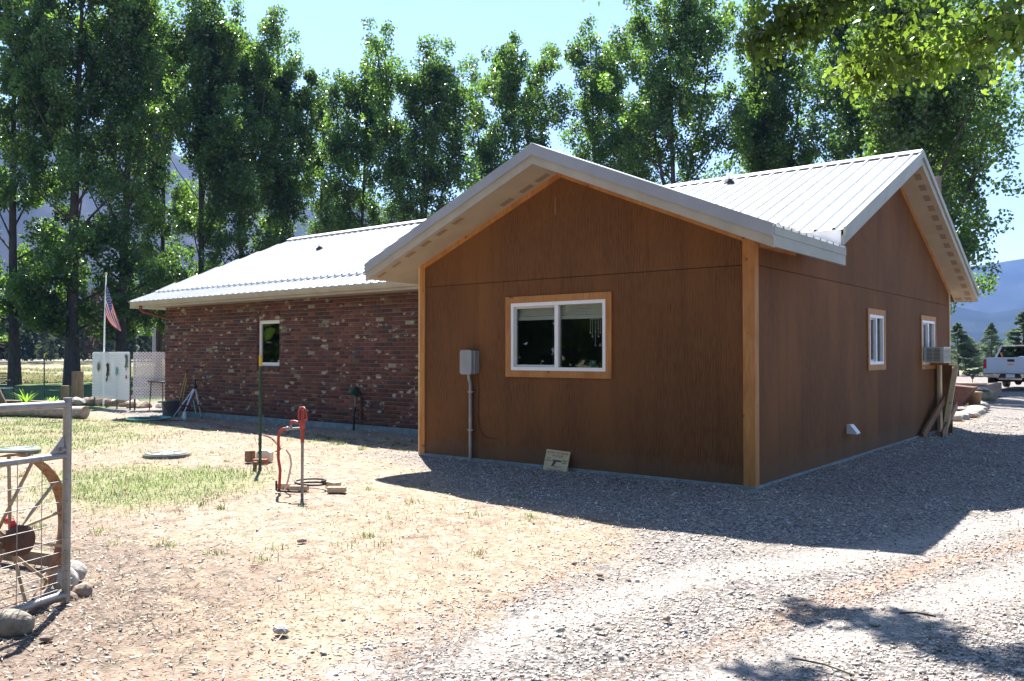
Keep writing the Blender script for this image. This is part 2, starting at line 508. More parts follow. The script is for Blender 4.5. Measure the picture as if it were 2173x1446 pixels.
def ground_mat():
    m = basemat('yard_ground', rough=.95, spec=.15)
    n, l = nodes_of(m)
    a = n.new('ShaderNodeAttribute'); a.attribute_name = 'zone'
    sep = n.new('ShaderNodeSeparateColor'); l.new(a.outputs['Color'], sep.inputs[0])
    p = pos_vec(m)
    nb = noise(m, p, 1.1, 6, .65); nf = noise(m, p, 14, 5, .7); nm = noise(m, p, 5, 5, .65)
    vor = n.new('ShaderNodeTexVoronoi'); vor.inputs['Scale'].default_value = 48; l.new(p, vor.inputs['Vector'])
    vor2 = n.new('ShaderNodeTexVoronoi'); vor2.inputs['Scale'].default_value = 60; l.new(p, vor2.inputs['Vector'])
    # base: dust and dry thatch
    dirt = ramp(m, nf, [(.30, (.085, .060, .044)), (.5, (.185, .143, .106)), (.70, (.34, .278, .213))])
    dirt = mix(m, .55, dirt, ramp(m, nm, [(.34, (.10, .07, .055)), (.5, (.28, .21, .165)), (.66, (.46, .375, .30))]))
    dirt = mix(m, ramp(m, nb, [(.42, 0.), (.62, .85)]), dirt, ramp(m, nf, [(.32, (.14, .104, .07)), (.62, (.35, .285, .205))]))
    # gravel
    gcol = ramp(m, vor.outputs['Color'], [(.15, (.05, .046, .045)), (.5, (.16, .146, .14)), (.85, (.32, .29, .27))])
    gcol = mix(m, ramp(m, nb, [(.45, 0.), (.7, .45)]), gcol, ramp(m, nf, [(.35, (.17, .12, .09)), (.6, (.28, .235, .20))]))
    # mulch
    mcol = ramp(m, vor2.outputs['Color'], [(.2, (.05, .036, .03)), (.55, (.105, .08, .066)), (.85, (.20, .165, .14))])
    # green
    grn = ramp(m, nf, [(.3, (.11, .12, .055)), (.7, (.23, .24, .12))])
    def msk(sock, sharp=.22):
        ad = n.new('ShaderNodeMath'); ad.operation = 'ADD'; l.new(sock, ad.inputs[0])
        sb = n.new('ShaderNodeMath'); sb.operation = 'SUBTRACT'; l.new(nm, sb.inputs[0]); sb.inputs[1].default_value = .5
        ml = n.new('ShaderNodeMath'); ml.operation = 'MULTIPLY'; l.new(sb.outputs[0], ml.inputs[0]); ml.inputs[1].default_value = 1.6
        l.new(ml.outputs[0], ad.inputs[1])
        return ramp(m, ad.outputs[0], [(.5 - sharp, 0.), (.5 + sharp, 1.)])
    c = mix(m, msk(sep.outputs[2]), dirt, mcol)
    c = mix(m, msk(sep.outputs[1], .35), c, grn)
    al0 = n.new('ShaderNodeAttribute'); al0.attribute_name = 'far'
    s0 = n.new('ShaderNodeSeparateColor'); l.new(al0.outputs['Color'], s0.inputs[0])
    fine = ramp(m, nf, [(.3, (.17, .152, .14)), (.7, (.40, .365, .335))])
    gcol = mix(m, ramp(m, s0.outputs[2], [(.6, 0.), (.95, .75)]), gcol, fine)
    gcol = mix(m, ramp(m, s0.outputs[2], [(.1, .7), (.42, 0.)]), gcol, ramp(m, nf, [(.35, (.16, .10, .07)), (.65, (.33, .24, .18))]))
    c = mix(m, msk(sep.outputs[0]), c, gcol)
    # far grassland, by the fourth mask
    al = n.new('ShaderNodeAttribute'); al.attribute_name = 'far'
    far = ramp(m, noise(m, pos_vec(m, (1, 1, 1)), .12, 6, .7), [(.35, (.12, .13, .065)), (.5, (.20, .185, .115)), (.65, (.27, .23, .165))])
    lawn = ramp(m, nm, [(.3, (.035, .07, .025)), (.7, (.08, .125, .045))])  # lawn green darkened, its shade put into the colour
    s2 = n.new('ShaderNodeSeparateColor'); l.new(al.outputs['Color'], s2.inputs[0])
    c = mix(m, s2.outputs[0], c, far)
    c = mix(m, s2.outputs[1], c, lawn)
    setcol(m, c)
    bm1 = n.new('ShaderNodeMath'); bm1.operation = 'ADD'; l.new(nf, bm1.inputs[0]); l.new(vor.outputs['Distance'], bm1.inputs[1])
    bump(m, bm1.outputs[0], .6, .012)
    return m
M_GROUND = ground_mat()
me = npmesh('ground', V, F, M_GROUND, smooth=True)
gm, grm, mum, lawnm = masks(GX.ravel(), GY.ravel())
z4 = np.ones((len(V), 4), np.float32); z4[:, 0] = gm; z4[:, 1] = grm; z4[:, 2] = mum
me.attributes.new('zone', 'FLOAT_COLOR', 'POINT').data.foreach_set('color', z4.ravel())
farm = np.maximum(smooth(26, 45, -GX.ravel()), smooth(58, 75, GY.ravel()))
farm = np.maximum(farm, smooth(14, 20, GY.ravel()) * smooth(-6, -10, GX.ravel()))
f4 = np.ones((len(V), 4), np.float32); f4[:, 0] = np.clip(farm, 0, 1) * (1 - gm * .999); f4[:, 1] = lawnm; pale_, red_ = tracks(GX.ravel(), GY.ravel()); f4[:, 2] = .5 + .5 * pale_ - .5 * red_
me.attributes.new('far', 'FLOAT_COLOR', 'POINT').data.foreach_set('color', f4.ravel())
tag(link('ground', me), kind='structure')

# far road on the left, seen as a bright line beyond the meadow
b = MB()
b.prism([(-420, 10, 0), (-90, 78, 0), (-60, 120, 0), (-57, 117, 0), (-86, 73, 0), (-420, 0, 0)], (0, 0, .46))
rd = b.build('road', mottled('pale_asphalt', (.40, .40, .41), (.50, .50, .50), .5, .8))
tag(rd, kind='structure')

# ------------------------------------------------------------------ mountains
def mountain(name, prof, dist, thick, col1, col2, seed):
    """a ridge whose crest follows (bearing, height) pairs as seen from the yard; real relief in front of it"""
    bs = np.array([p[0] for p in prof]); hs = np.array([p[1] for p in prof])
    nb_, nr = 260, 60
    B = np.linspace(bs[0], bs[-1], nb_); H = np.interp(B, bs, hs)
    H = H * (1 + .05 * (vnoise(B * 3, B * 0, .35, seed) - .5) + .035 * (vnoise(B * 3, B * 0, .09, seed + 1) - .5))
    T = np.linspace(0, 1.3, nr)
    BB, TT = np.meshgrid(B, T, indexing='ij')
    HH = np.repeat(H[:, None], nr, 1)
    prof_t = np.where(TT < 1, TT ** 1.25, np.maximum(0, 1 - (TT - 1) * 3.4))
    rad = dist - thick * (1 - TT)
    x = cam.location.x + np.sin(BB) * rad; y = cam.location.y + np.cos(BB) * rad
    rel = np.abs(vnoise(BB * 9 + TT * .35, TT * 2.2, .8, seed + 2) - .5) * 2
    rel2 = np.abs(vnoise(BB * 30 + TT, TT * 5, .8, seed + 3) - .5) * 2
    z = HH * prof_t * (1 - .22 * rel * np.sin(np.pi * np.clip(TT, 0, 1)) - .10 * rel2 * np.sin(np.pi * np.clip(TT, 0, 1))) - 3
    V = np.stack([x.ravel(), y.ravel(), z.ravel()], 1)
    idx = np.arange(nb_ * nr).reshape(nb_, nr)
    F = np.stack([idx[:-1, :-1].ravel(), idx[:-1, 1:].ravel(), idx[1:, 1:].ravel(), idx[1:, :-1].ravel()], 1)
    m = basemat(name + '_forest_rock', rough=.95, spec=.05)
    f = noise(m, pos_vec(m, (1, 1, 1.5)), .006, 8, .7)
    setcol(m, ramp(m, f, [(.42, col1), (.60, col2)]))
    return tag(link(name, npmesh(name, V, F, m, smooth=True)), kind='structure')

def bearing(px):  # bearing (from +Y towards +X) of a direction in the photograph
    return math.atan((px - 1086.5) / 1777.7) - R(38.484)
def hgt(px, py, dist):
    return (753 - py) / 1777.7 * dist * math.cos(math.atan((px - 1086.5) / 1777.7)) + 1.5
DL, DR = 1700, 3300
profL = [(-900, 380), (-500, 300), (-200, 250), (100, 235), (280, 262), (400, 325), (560, 395), (700, 425), (880, 436), (1000, 465), (1150, 520), (1350, 600), (1600, 700)]
mountain('mountain', [(bearing(a), hgt(a, h, DL)) for a, h in profL], DL, 1000, (.006, .010, .009), (.026, .026, .028), 31)
profR = [(900, 640), (1200, 580), (1500, 560), (1800, 570), (2000, 572), (2100, 552), (2173, 540), (2350, 500), (2700, 470), (3200, 520)]
mountain('mountain', [(bearing(a), hgt(a, h, DR)) for a, h in profR], DR, 1700, (.006, .012, .012), (.022, .026, .03), 57)
profN = [(1850, 665), (1950, 640), (2030, 648), (2100, 660), (2200, 640), (2500, 600), (3000, 620)]
mountain('mountain', [(bearing(a), hgt(a, h, 2000)) for a, h in profN], 2000, 900, (.007, .012, .010), (.016, .022, .020), 77)

HAZE = True
if HAZE:
    hz = MB(); hz.box(-4450, 4450, -4450, 4450, -9, 640)
    hm = bpy.data.materials.new('haze_air'); hm.use_nodes = True
    n, l = nodes_of(hm); n.remove(n['Principled BSDF'])
    pv = n.new('ShaderNodeVolumePrincipled')
    pv.inputs['Color'].default_value = (.20, .38, .85, 1)
    pv.inputs['Density'].default_value = .00018
    pv.inputs['Anisotropy'].default_value = 0.0
    l.new(pv.outputs[0], n['Material Output'].inputs['Volume'])
    ho = hz.build('haze', hm); tag(ho, kind='stuff')

# ------------------------------------------------------------------ house
house = empty('house', (-5.1, 2.4, 0), 'low L-shaped house with brown plywood and brick walls under white metal roofs', 'house')
HX, HY = -5.1, 2.4
class HB(MB):
    """mesh builder in world coordinates whose result is stored relative to the house's base point"""
    def build(s, name, m=None, parent=None, loc=None):
        s.v = [(x - HX, y - HY, z) for x, y, z in s.v]
        return MB.build(s, name, m, parent if parent is not None else house)

MS = .42                     # roof slope of front and rear wings
XR, ZR1 = -2.58, 4.09        # front-wing ridge
YR, ZR2 = 5.8, 4.78          # main ridge
XE = .45                     # right eave / rake line
YF = -.62                    # front rake line
TH = .2                      # roof build-up
def z1(x): return ZR1 - MS * abs(x - XR)
def z2(y): return ZR2 - MS * abs(y - YR)
XL1 = 2 * XR - XE            # left eave of front wing (-5.61)

# foundation
b = HB()
b.box(-5.10, 0.03, -.03, .15, -.25, .065); b.box(-.12, .03, .15, 10.06, -.25, .065)
b.box(-16.66, -5.1, 2.385, 2.6, -.25, .105); b.box(-16.66, -16.4, 2.6, 9.0, -.25, .105)
b.build('foundation', M_CONC)

# wooden walls: dark sheathing behind separate plywood sheets
wall = HB()
def wallpoly(b, pts, ext): b.prism(pts, ext)
WIN_A = (-3.40, -1.90, 1.30, 2.20)     # front window frame: x0,x1,z0,z1
WIN_B = (4.36, 5.14, 1.36, 2.12)       # small side window: y0,y1,z0,z1   (rough)
WIN_C = (7.68, 8.68, 1.33, 2.14)
def cells(u0, u1, v0, v1, holes):
    us = sorted({u0, u1} | {h[i] for h in holes for i in (0, 1) if u0 < h[i] < u1})
    vs = sorted({v0, v1} | {h[i] for h in holes for i in (2, 3) if v0 < h[i] < v1})
    out = []
    for i in range(len(us) - 1):
        for j in range(len(vs) - 1):
            cu, cv = (us[i] + us[i + 1]) / 2, (vs[j] + vs[j + 1]) / 2
            if any(h[0] < cu < h[1] and h[2] < cv < h[3] for h in holes): continue
            out.append((us[i], us[i + 1], vs[j], vs[j + 1]))
    return out
# sheathing
for a, c, d, e in cells(-5.1, -.02, .065, 2.5, [WIN_A]): wall.box(a, c, .015, .1, d, e)
wall.prism([(-5.1, .015, 2.5), (-.02, .015, 2.5), (-.02, .015, z1(-.02) - TH), (XR, .015, ZR1 - TH), (-5.1, .015, z1(-5.1) - TH)], (0, .085, 0))
for a, c, d, e in cells(.1, 10.05, .065, 2.5, [WIN_B, WIN_C]): wall.box(-.1, -.015, a, c, d, e)
wall.prism([(-.015, .1, 2.5), (-.015, 10.05, 2.5), (-.015, 10.05, z2(10.05) - TH), (-.015, YR, ZR2 - TH), (-.015, 1.6, z2(1.6) - TH), (-.015, .1, 2.74)], (-.085, 0, 0))
wall.box(-16.6, -.1, 10.0, 10.05, 0, 2.6)            # back wall
wall.box(-5.1, -5.02, .1, 2.45, .0, 2.75)
wood_wall = wall.build('wooden_wall', M_DARKGAP)

def sheet(pts, n, parent=None):
    """one plywood sheet, 12 mm thick; pts on the wall plane, n outward"""
    b = HB(); b.prism(pts, Vector(n) * .014)
    o = b.build('siding_panel', M_SIDING, wood_wall); return o
g = .0009
# front wall sheets
xs = [-5.02 + 1.22 * i for i in range(5)] + [-.02]
xs = [-5.02, -3.98, -2.76, -1.54, -.32, -.1]
def multi(rects, plane):
    b = HB()
    for a, c, d, e in rects:
        if plane == 'y': b.box(a, c, -.001, .014, d, e)
        else: b.box(-.014, .001, a, c, d, e)
    return b.build('siding_panel', M_SIDING, wood_wall)
for i in range(len(xs) - 1):
    multi(cells(xs[i] + g, xs[i + 1] - g, .055, 2.500, [WIN_A]), 'y')
    a, c = xs[i] + g, xs[i + 1] - g
    top = [(a, -.001, z1(a) - TH)] + ([(XR, -.001, ZR1 - TH)] if a < XR < c else []) + [(c, -.001, z1(c) - TH)]
    b = HB(); b.prism([(a, -.001, 2.508)] + top + [(c, -.001, 2.508)], (0, .015, 0)); b.build('siding_panel', M_SIDING, wood_wall)
ys = [.1, 1.22, 2.44, 3.66, 4.88, 6.1, 7.32, 8.54, 9.76, 10.03]
for i in range(len(ys) - 1):
    a, c = ys[i] + g, ys[i + 1] - g
    multi(cells(a, c, .055, 2.500, [WIN_B, WIN_C]), 'x')
    def zt(y): return min(z2(y) - TH, 9) if y > 1.7 else z1(-.0) - TH
    if a < 1.7 < c:
        top = [(.001, a, zt(a)), (.001, 1.69, zt(1.0)), (.001, 1.7, z2(1.7) - TH), (.001, c, zt(c))]
    else:
        top = [(.001, a, zt(a))] + ([(.001, YR, ZR2 - TH)] if a < YR < c else []) + [(.001, c, zt(c))]
    b = HB(); b.prism([(.001, a, 2.508)] + top + [(.001, c, 2.508)], (-.015, 0, 0)); b.build('siding_panel', M_SIDING, wood_wall)

# cedar corner boards and frieze trim
def trim(build, mt=M_CEDAR, name='trim_board', parent=None):
    b = HB(); build(b); return b.build(name, mt, parent or wood_wall)
trim(lambda b: b.prism([(-5.12, -.022, .035), (-5.015, -.022, .035), (-5.015, -.022, z1(-5.015) - TH), (-5.12, -.022, z1(-5.12) - TH)], (0, .022, 0)), M_CEDAR, 'corner_board')
trim(lambda b: b.prism([(-5.143, -.022, .035), (-5.121, -.022, .035), (-5.121, -.022, z1(-5.12) - TH), (-5.143, -.022, z1(-5.143) - TH)], (0, .11, 0)), M_CEDARX, 'corner_board')
trim(lambda b: b.box(-.115, .024, -.024, -.001, .03, z1(.02) - TH), M_CEDAR, 'corner_board')
trim(lambda b: b.box(.0011, .024, -.0008, .085, .03, z1(.02) - TH), M_CEDAR, 'corner_board')
trim(lambda b: b.box(.002, .022, 10.0, 10.075, .03, 2.78), M_CEDARX, 'corner_board')
def rake_trim(b, x0, x1, w=.085):
    b.prism([(x0, -.022, z1(x0) - TH - w), (x0, -.022, z1(x0) - TH), (x1, -.022, z1(x1) - TH), (x1, -.022, z1(x1) - TH - w)], (0, .021, 0))
trim(lambda b: rake_trim(b, -5.014, XR)); trim(lambda b: rake_trim(b, XR + .002, -.116))
trim(lambda b: b.prism([(.002, 1.75, z2(1.75) - TH - .085), (.002, 1.75, z2(1.75) - TH), (.002, YR, ZR2 - TH), (.002, YR, ZR2 - TH - .085)], (.02, 0, 0)))
trim(lambda b: b.prism([(.002, 10.0, z2(10.0) - TH - .085), (.002, 10.0, z2(10.0) - TH), (.002, YR + .002, ZR2 - TH), (.002, YR + .002, ZR2 - TH - .085)], (.02, 0, 0)))
trim(lambda b: b.box(.0022, .045, .086, 1.2, z1(0) - TH - .10, z1(0) - TH - .03), M_CEDAR)
b = HB(); b.box(-2.69, -2.66, -.0025, -.0012, 3.33, 3.56)
b.build('stain_patch', basemat('orange_bare_wood', (.20, .088, .035), .8), wood_wall)

# --- windows
def window(plane, u0, u1, v0, v1, trimw, slider, name='window', blind=0., deep=.1, trim_mat=M_CEDAR):
    """opening u0..u1, v0..v1 in plane 'y' (front, y=0), 'x' (side, x=0) or 'b' (brick, y=2.4)"""
    def P(u, d, v):  # d = distance out of the wall
        if plane == 'y': return (u, -d, v)
        if plane == 'b': return (u, 2.4 - d, v)
        return (d, u, v)
    def bx(b, a, c, d0, d1, e, f): 
        p, q = P(a, d0, e), P(c, d1, f)
        b.box(min(p[0], q[0]), max(p[0], q[0]), min(p[1], q[1]), max(p[1], q[1]), e, f)
    fw = .045
    b = HB()                                   # outer frame: the window part itself
    bx(b, u0, u1, -.06, .018, v0, v0 + fw); bx(b, u0, u1, -.06, .018, v1 - fw, v1)
    bx(b, u0, u0 + fw, -.06, .018, v0 + fw, v1 - fw); bx(b, u1 - fw, u1, -.06, .018, v0 + fw, v1 - fw)
    mid = (u0 + u1) / 2
    if slider: bx(b, mid - .028, mid + .028, -.055, .014, v0 + fw, v1 - fw)
    win = b.build(name, M_WHITE)
    def sub(nm, fn, mt):
        b = HB(); fn(b); return b.build(nm, mt, win)
    if slider:
        def sash(b):
            a, c = u0 + fw, mid - .028; s = .03
            bx(b, a, c, -.045, -.01, v0 + fw, v0 + fw + s); bx(b, a, c, -.045, -.01, v1 - fw - s, v1 - fw)
            bx(b, a, a + s, -.045, -.01, v0 + fw + s, v1 - fw - s)
        sub('sash', sash, basemat('sash_grey', (.50, .50, .52), .5) if 'sash_grey' not in MATS else MATS['sash_grey'])
        sub('pane', lambda b: bx(b, u0 + fw + .03, mid - .028, -.032, -.026, v0 + fw + .03, v1 - fw - .03), M_GLASS)
        sub('pane', lambda b: bx(b, mid + .028, u1 - fw, -.032, -.026, v0 + fw, v1 - fw), M_GLASS)
    else:
        sub('pane', lambda b: bx(b, u0 + fw, u1 - fw, -.04, -.034, v0 + fw, v1 - fw), M_GLASS)
    if trimw:
        t0, t1 = .0012, .024
        def pr(b, pts): 
            a = [P(u, t0, v) for u, v in pts]; e = Vector(P(0, t1, 0)) - Vector(P(0, t0, 0)); b.prism(a, e)
        w = trimw
        sub('trim_board', lambda b: pr(b, [(u0 - w, v1 + w), (u1 + w, v1 + w), (u1 + .002, v1 + .002), (u0 - .002, v1 + .002)]), trim_mat)
        sub('trim_board', lambda b: pr(b, [(u0 - w, v0 - w), (u1 + w, v0 - w), (u1 + .002, v0 - .002), (u0 - .002, v0 - .002)]), trim_mat)
        sub('trim_board', lambda b: pr(b, [(u0 - w, v0 - w + .001), (u0 - .003, v0), (u0 - .003, v1), (u0 - w, v1 + w - .001)]), trim_mat)
        sub('trim_board', lambda b: pr(b, [(u1 + w, v0 - w + .001), (u1 + .003, v0), (u1 + .003, v1), (u1 + w, v1 + w - .001)]), trim_mat)
    if blind:
        k = 0; v = v1 - fw
        sb = HB()
        while v > v1 - fw - blind:
            bx(sb, u0 + fw, u1 - fw, -.085 - .012 * (k % 2), -.10 - .012 * (k % 2), v - .016, v); v -= .019; k += 1
        bx(sb, u0 + fw, u1 - fw, -.08, -.125, v - .05, v - .002)
        sb.build('blind', M_BLIND, win)
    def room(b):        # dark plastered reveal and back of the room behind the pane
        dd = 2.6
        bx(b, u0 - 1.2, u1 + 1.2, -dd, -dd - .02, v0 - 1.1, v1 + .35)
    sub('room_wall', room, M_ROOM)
    return win
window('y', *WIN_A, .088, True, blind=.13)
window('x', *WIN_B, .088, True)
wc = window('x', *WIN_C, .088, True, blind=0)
b = HB()                                            # pale curtain behind the far window
for i in range(12):
    y = 8.2 + i * .037
    b.box(-.10 - .012 * (i % 2), -.09 - .012 * (i % 2), y, y + .037, 1.36, 2.1)
b.build('curtain', basemat('pale_curtain', (.55, .55, .56), .8), wc)
b = HB()
b.box(-.11, -.10, 7.72, 8.15, 1.36, 2.1)
b.build('curtain', basemat('tan_shade', (.42, .30, .16), .8), wc)

# --- brick wall
BX0, BX1, BZ0, BZ1 = -16.65, -5.13, .105, 2.74
WB = (-12.70, -11.85, 1.255, 2.285)                # window opening in the brickwork
mw = HB()
for a, c, d, e in cells(BX0 + .006, BX1, BZ0, BZ1, [WB]): mw.box(a, c, 2.413, 2.5, d, e)
mw.box(BX0 + .012, BX0 + .09, 2.5, 9.0, BZ0, BZ1)
brick_wall = mw.build('brick_wall', M_MORTAR)
CH, BL, JT = .0823, .236, .012
palette = [(.125, .048, .038), (.10, .036, .033), (.155, .060, .042), (.075, .038, .040), (.050, .040, .048), (.12, .070, .050), (.085, .030, .030), (.14, .052, .036), (.11, .040, .036), (.22, .19, .14)]
wts = np.array([5, 5, 4, 3, 2, 2, 4, 4, 4, .7]); wts = wts / wts.sum()
def brick_verts(x0, x1, y0, y1, z0, z1_, j=0.):
    bv = .004
    # bevelled front face: 4 back, 4 mid, 4 front
    return [(x0, y1, z0), (x1, y1, z0), (x1, y1, z1_), (x0, y1, z1_), (x0, y0 + bv, z0), (x1, y0 + bv, z0), (x1, y0 + bv, z1_), (x0, y0 + bv, z1_),
            (x0 + bv, y0, z0 + bv), (x1 - bv, y0, z0 + bv), (x1 - bv, y0, z1_ - bv), (x0 + bv, y0, z1_ - bv)]
BF = [(8, 9, 10, 11), (4, 5, 9, 8), (5, 6, 10, 9), (6, 7, 11, 10), (7, 4, 8, 11), (0, 1, 5, 4), (1, 2, 6, 5), (2, 3, 7, 6), (3, 0, 4, 7)]
bricks = []
rows = int((BZ1 - BZ0) / CH)
for r_ in range(rows):
    z0 = BZ0 + r_ * CH + JT / 2; zz = z0 + CH - JT
    x = BX0 - (BL / 2 if r_ % 2 else 0)
    while x < BX1 - .02:
        a, c = max(x, BX0) + JT / 2, min(x + BL, BX1) - JT / 2
        segs = [(a, c)] if c - a > .03 else []
        # cut round the window, its soldier course and its sill course
        if WB[2] - .13 < (z0 + zz) / 2 < WB[3] + .21:
            l_, r2 = (WB[0], WB[1])
            ns = []
            for (p, q) in segs:
                if q <= l_ or p >= r2: ns.append((p, q))
                else:
                    if p < l_ - .03: ns.append((p, l_ - JT / 2))
                    if q > r2 + .03: ns.append((r2 + JT / 2, q))
            segs = ns
        for p, q in segs: bricks.append((p, q, z0, zz, 0))
        x += BL
k = 0
nS = 11; sw = (WB[1] - WB[0]) / nS
for i in range(nS):
    p = WB[0] + i * sw
    bricks.append((p + JT / 2, p + sw - JT / 2, WB[3] + .004, WB[3] + .20, 1))
    bricks.append((p + JT / 2, p + sw - JT / 2, WB[2] - .125, WB[2] - .004, 2))
bricks.sort(key=lambda q: (0 if q[0] < -7.15 else 1, -q[0]))
tones = [palette[rng.choice(len(palette), p=wts)] for _ in range(len(bricks))]
cache = {}
stV, stF, stT = [], [], []
for i, (p, q, z0, zz, kind) in enumerate(bricks):
    dy = float(rng.uniform(-.003, .003)) - (.004 if kind == 1 else .018 if kind == 2 else 0)
    tone = np.array(tones[i]) * rng.uniform(.75, 1.6) * np.array([.95, 1.05, 1.05])
    if i < 300 and q < -7.1:
        key = (round(q - p, 3), round(zz - z0, 3), palette.index(tones[i]))
        if key not in cache:
            vs = np.array(brick_verts(0, q - p, 0, .09, 0, zz - z0))
            cache[key] = npmesh('brick', vs, BF, M_BRICK, np.tile(tone, (12, 1)))
        link('brick', cache[key], brick_wall, (p - HX, 2.4 + dy - HY, z0))
    else:
        vs = np.array(brick_verts(p - HX, q - HX, 2.4 + dy - HY, 2.49 - HY, z0, zz))
        stF.append(np.array(BF) + 12 * len(stV)); stV.append(vs); stT.append(np.tile(tone, (12, 1)))
# return of the brickwork round the corner (end wall)
for r_ in range(rows):
    z0 = BZ0 + r_ * CH + JT / 2; zz = z0 + CH - JT
    y = 2.5 + (.1 if r_ % 2 else 0)
    while y < 8.9:
        vs = np.array([(BX0 - HX + vy - .0, y - HY + vx, vz) for vx, vy, vz in brick_verts(0, BL - JT, 0, .09, z0, zz)])
        tone = np.array(palette[rng.choice(len(palette), p=wts)])
        stF.append(np.array(BF) + 12 * len(stV)); stV.append(vs); stT.append(np.tile(tone, (12, 1))); y += BL
# window reveals in brick
for (xa, xb) in ((WB[0] - .002, WB[0] + .012), (WB[1] - .012, WB[1] + .002)):
    for r_ in range(13):
        z0 = WB[2] + r_ * .079 + .004
        vs = np.array(brick_verts(xa - HX, xb - HX, 2.408 - HY, 2.52 - HY, z0, z0 + .071))
        tone = np.array(palette[rng.choice(len(palette), p=wts)])
        stF.append(np.array(BF) + 12 * len(stV)); stV.append(vs); stT.append(np.tile(tone, (12, 1)))
o = link('brick', npmesh('brick', np.concatenate(stV), np.concatenate(stF), M_BRICK, np.concatenate(stT)), brick_wall)
tag(o, kind='stuff')
# brick window: recessed white frame
b = HB()
y0, y1 = 2.47, 2.52
a, c, d, e = WB[0] + .012, WB[1] - .012, WB[2] + .004, WB[3] - .004
fw = .075
b.box(a, c, y0, y1, d, d + fw); b.box(a, c, y0, y1, e - fw, e); b.box(a, a + fw, y0, y1, d + fw, e - fw); b.box(c - fw, c, y0, y1, d + fw, e - fw)
bw = b.build('window', M_WHITE)
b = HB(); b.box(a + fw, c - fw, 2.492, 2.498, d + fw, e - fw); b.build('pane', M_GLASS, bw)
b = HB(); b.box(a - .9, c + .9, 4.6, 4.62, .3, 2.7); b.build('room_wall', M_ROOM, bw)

# --- roofs
RP = .2286                                          # rib pitch
def rib_profile(p0, p1):
    """positions and heights across a stretch p0..p1, ribs on a fixed pitch"""
    out = [(p0, 0)]
    k0 = math.floor(p0 / RP)
    for k in range(int(k0), int(p1 / RP) + 2):
        c = k * RP + .11
        for dp, h in ((-.026, 0), (-.012, .030), (.012, .030), (.026, 0)):
            q = c + dp
            if p0 + 1e-4 < q < p1 - 1e-4: out.append((q, h))
    out.append((p1, 0)); return out
def ribbed(name, p0, p1, lo, hi, P, parent):
    """sheet steel panel: P(p, t, h) -> point; lo/hi give the t-range at p"""
    pr = rib_profile(p0, p1)
    V = []; F = []
    for p, h in pr:
        a, c = lo(p), hi(p)
        if c < a: c = a
        V += [P(p, a, h), P(p, c, h), P(p, a, h - .004)]
    for i in range(len(pr) - 1):
        A, B = 3 * i, 3 * i + 3
        F.append((A, B, B + 1, A + 1)); F.append((A, A + 2, B + 2, B))
    b = HB(); b.v = [tuple(v) for v in V]
    for f in F: b.f.append(f); b.mi.append(0); b.sm.append(False)
    return b.build(name, M_ROOF, parent)

# front wing roof: deck
dk = HB()
def slab(b, pts, t0, t1): b.prism([(x, y, z - t0) for x, y, z in pts], (0, 0, -(t1 - t0)))
YV = YR - (ZR2 - ZR1) / MS                           # where the front ridge meets the main slope
slab(dk, [(XR, YF + .03, ZR1), (XE - .03, YF + .03, z1(XE - .03)), (XE - .03, 1.74, z1(XE - .03)), (XR, YV + .3, ZR1)], .012, .05)
slab(dk, [(XR, YF + .03, ZR1), (XL1 + .03, YF + .03, z1(XL1 + .03)), (XL1 + .03, 2.3, z1(XL1 + .03)), (XR, YV + .3, ZR1)], .012, .05)
slab(dk, [(XE - .03, 1.74, z2(1.74)), (XE - .03, YR, ZR2), (-6.9, YR, ZR2), (-6.9, 2.6, z2(2.6)), (-.5, 1.74, z2(1.74))], .012, .05)
slab(dk, [(XE - .03, 10.46, z2(10.46)), (XE - .03, YR, ZR2), (-16.0, YR, ZR2), (-17.4, 10.46, z2(10.46))], .012, .05)
roof = dk.build('roof', M_SOFFIT)

def P_fr(p, t, h): return (t, p, z1(t) + h)          # front wing right slope: p along y, t along x
def vy(x): return YR - (ZR2 - z1(x)) / MS            # valley line on the rear slope
def fr_lo(p):  # lowest x (ridge) .. beyond valley
    if p <= YV: return XR + .04
    return XR + (p - YV) / 1.0 if False else max(XR + .04, XR + (YV - p) * -1.0)
yy = YF
k = 0
while yy < 1.76:
    y2 = min(yy + .9144, 1.76)
    ribbed('roof_panel', yy, y2, lambda p: XR + .04, lambda p: XE + .02, P_fr, roof); yy = y2
# remaining right-slope panels run up to the valley
yy = 1.76
while yy < YV:
    y2 = min(yy + .9144, YV)
    ribbed('roof_panel', yy, y2, lambda p: XR + .04, lambda p: min(XE - .02, XR + (YV - p)) , P_fr, roof); yy = y2
def P_fl(p, t, h): return (t, p, z1(t) + h)
yy = YF
while yy < YV:
    y2 = min(yy + .9144, YV)
    ribbed('roof_panel', yy, y2, lambda p: XL1 - .02 if p < 2.2 else XR - (YV - p), lambda p: XR - .04, P_fl, roof); yy = y2
# rear wing, slope facing the yard: p along x, t along y
def P_rr(p, t, h): return (p, t, z2(t) + h)
xx = XE
while xx > -7.0:
    x2 = max(xx - .9144, -7.0)
    ribbed('roof_panel', x2, xx, lambda p: max(1.68, vy(p) if p > XL1 else 2.6), lambda p: YR - .05, P_rr, roof); xx = x2
# far slope
xx = XE
while xx > -17.5:
    x2 = max(xx - .9144, -17.5)
    ribbed('roof_panel', x2, xx, lambda p: YR + .05 + max(0, -16.0 - p) * 3, lambda p: 10.5, P_rr, roof); xx = x2
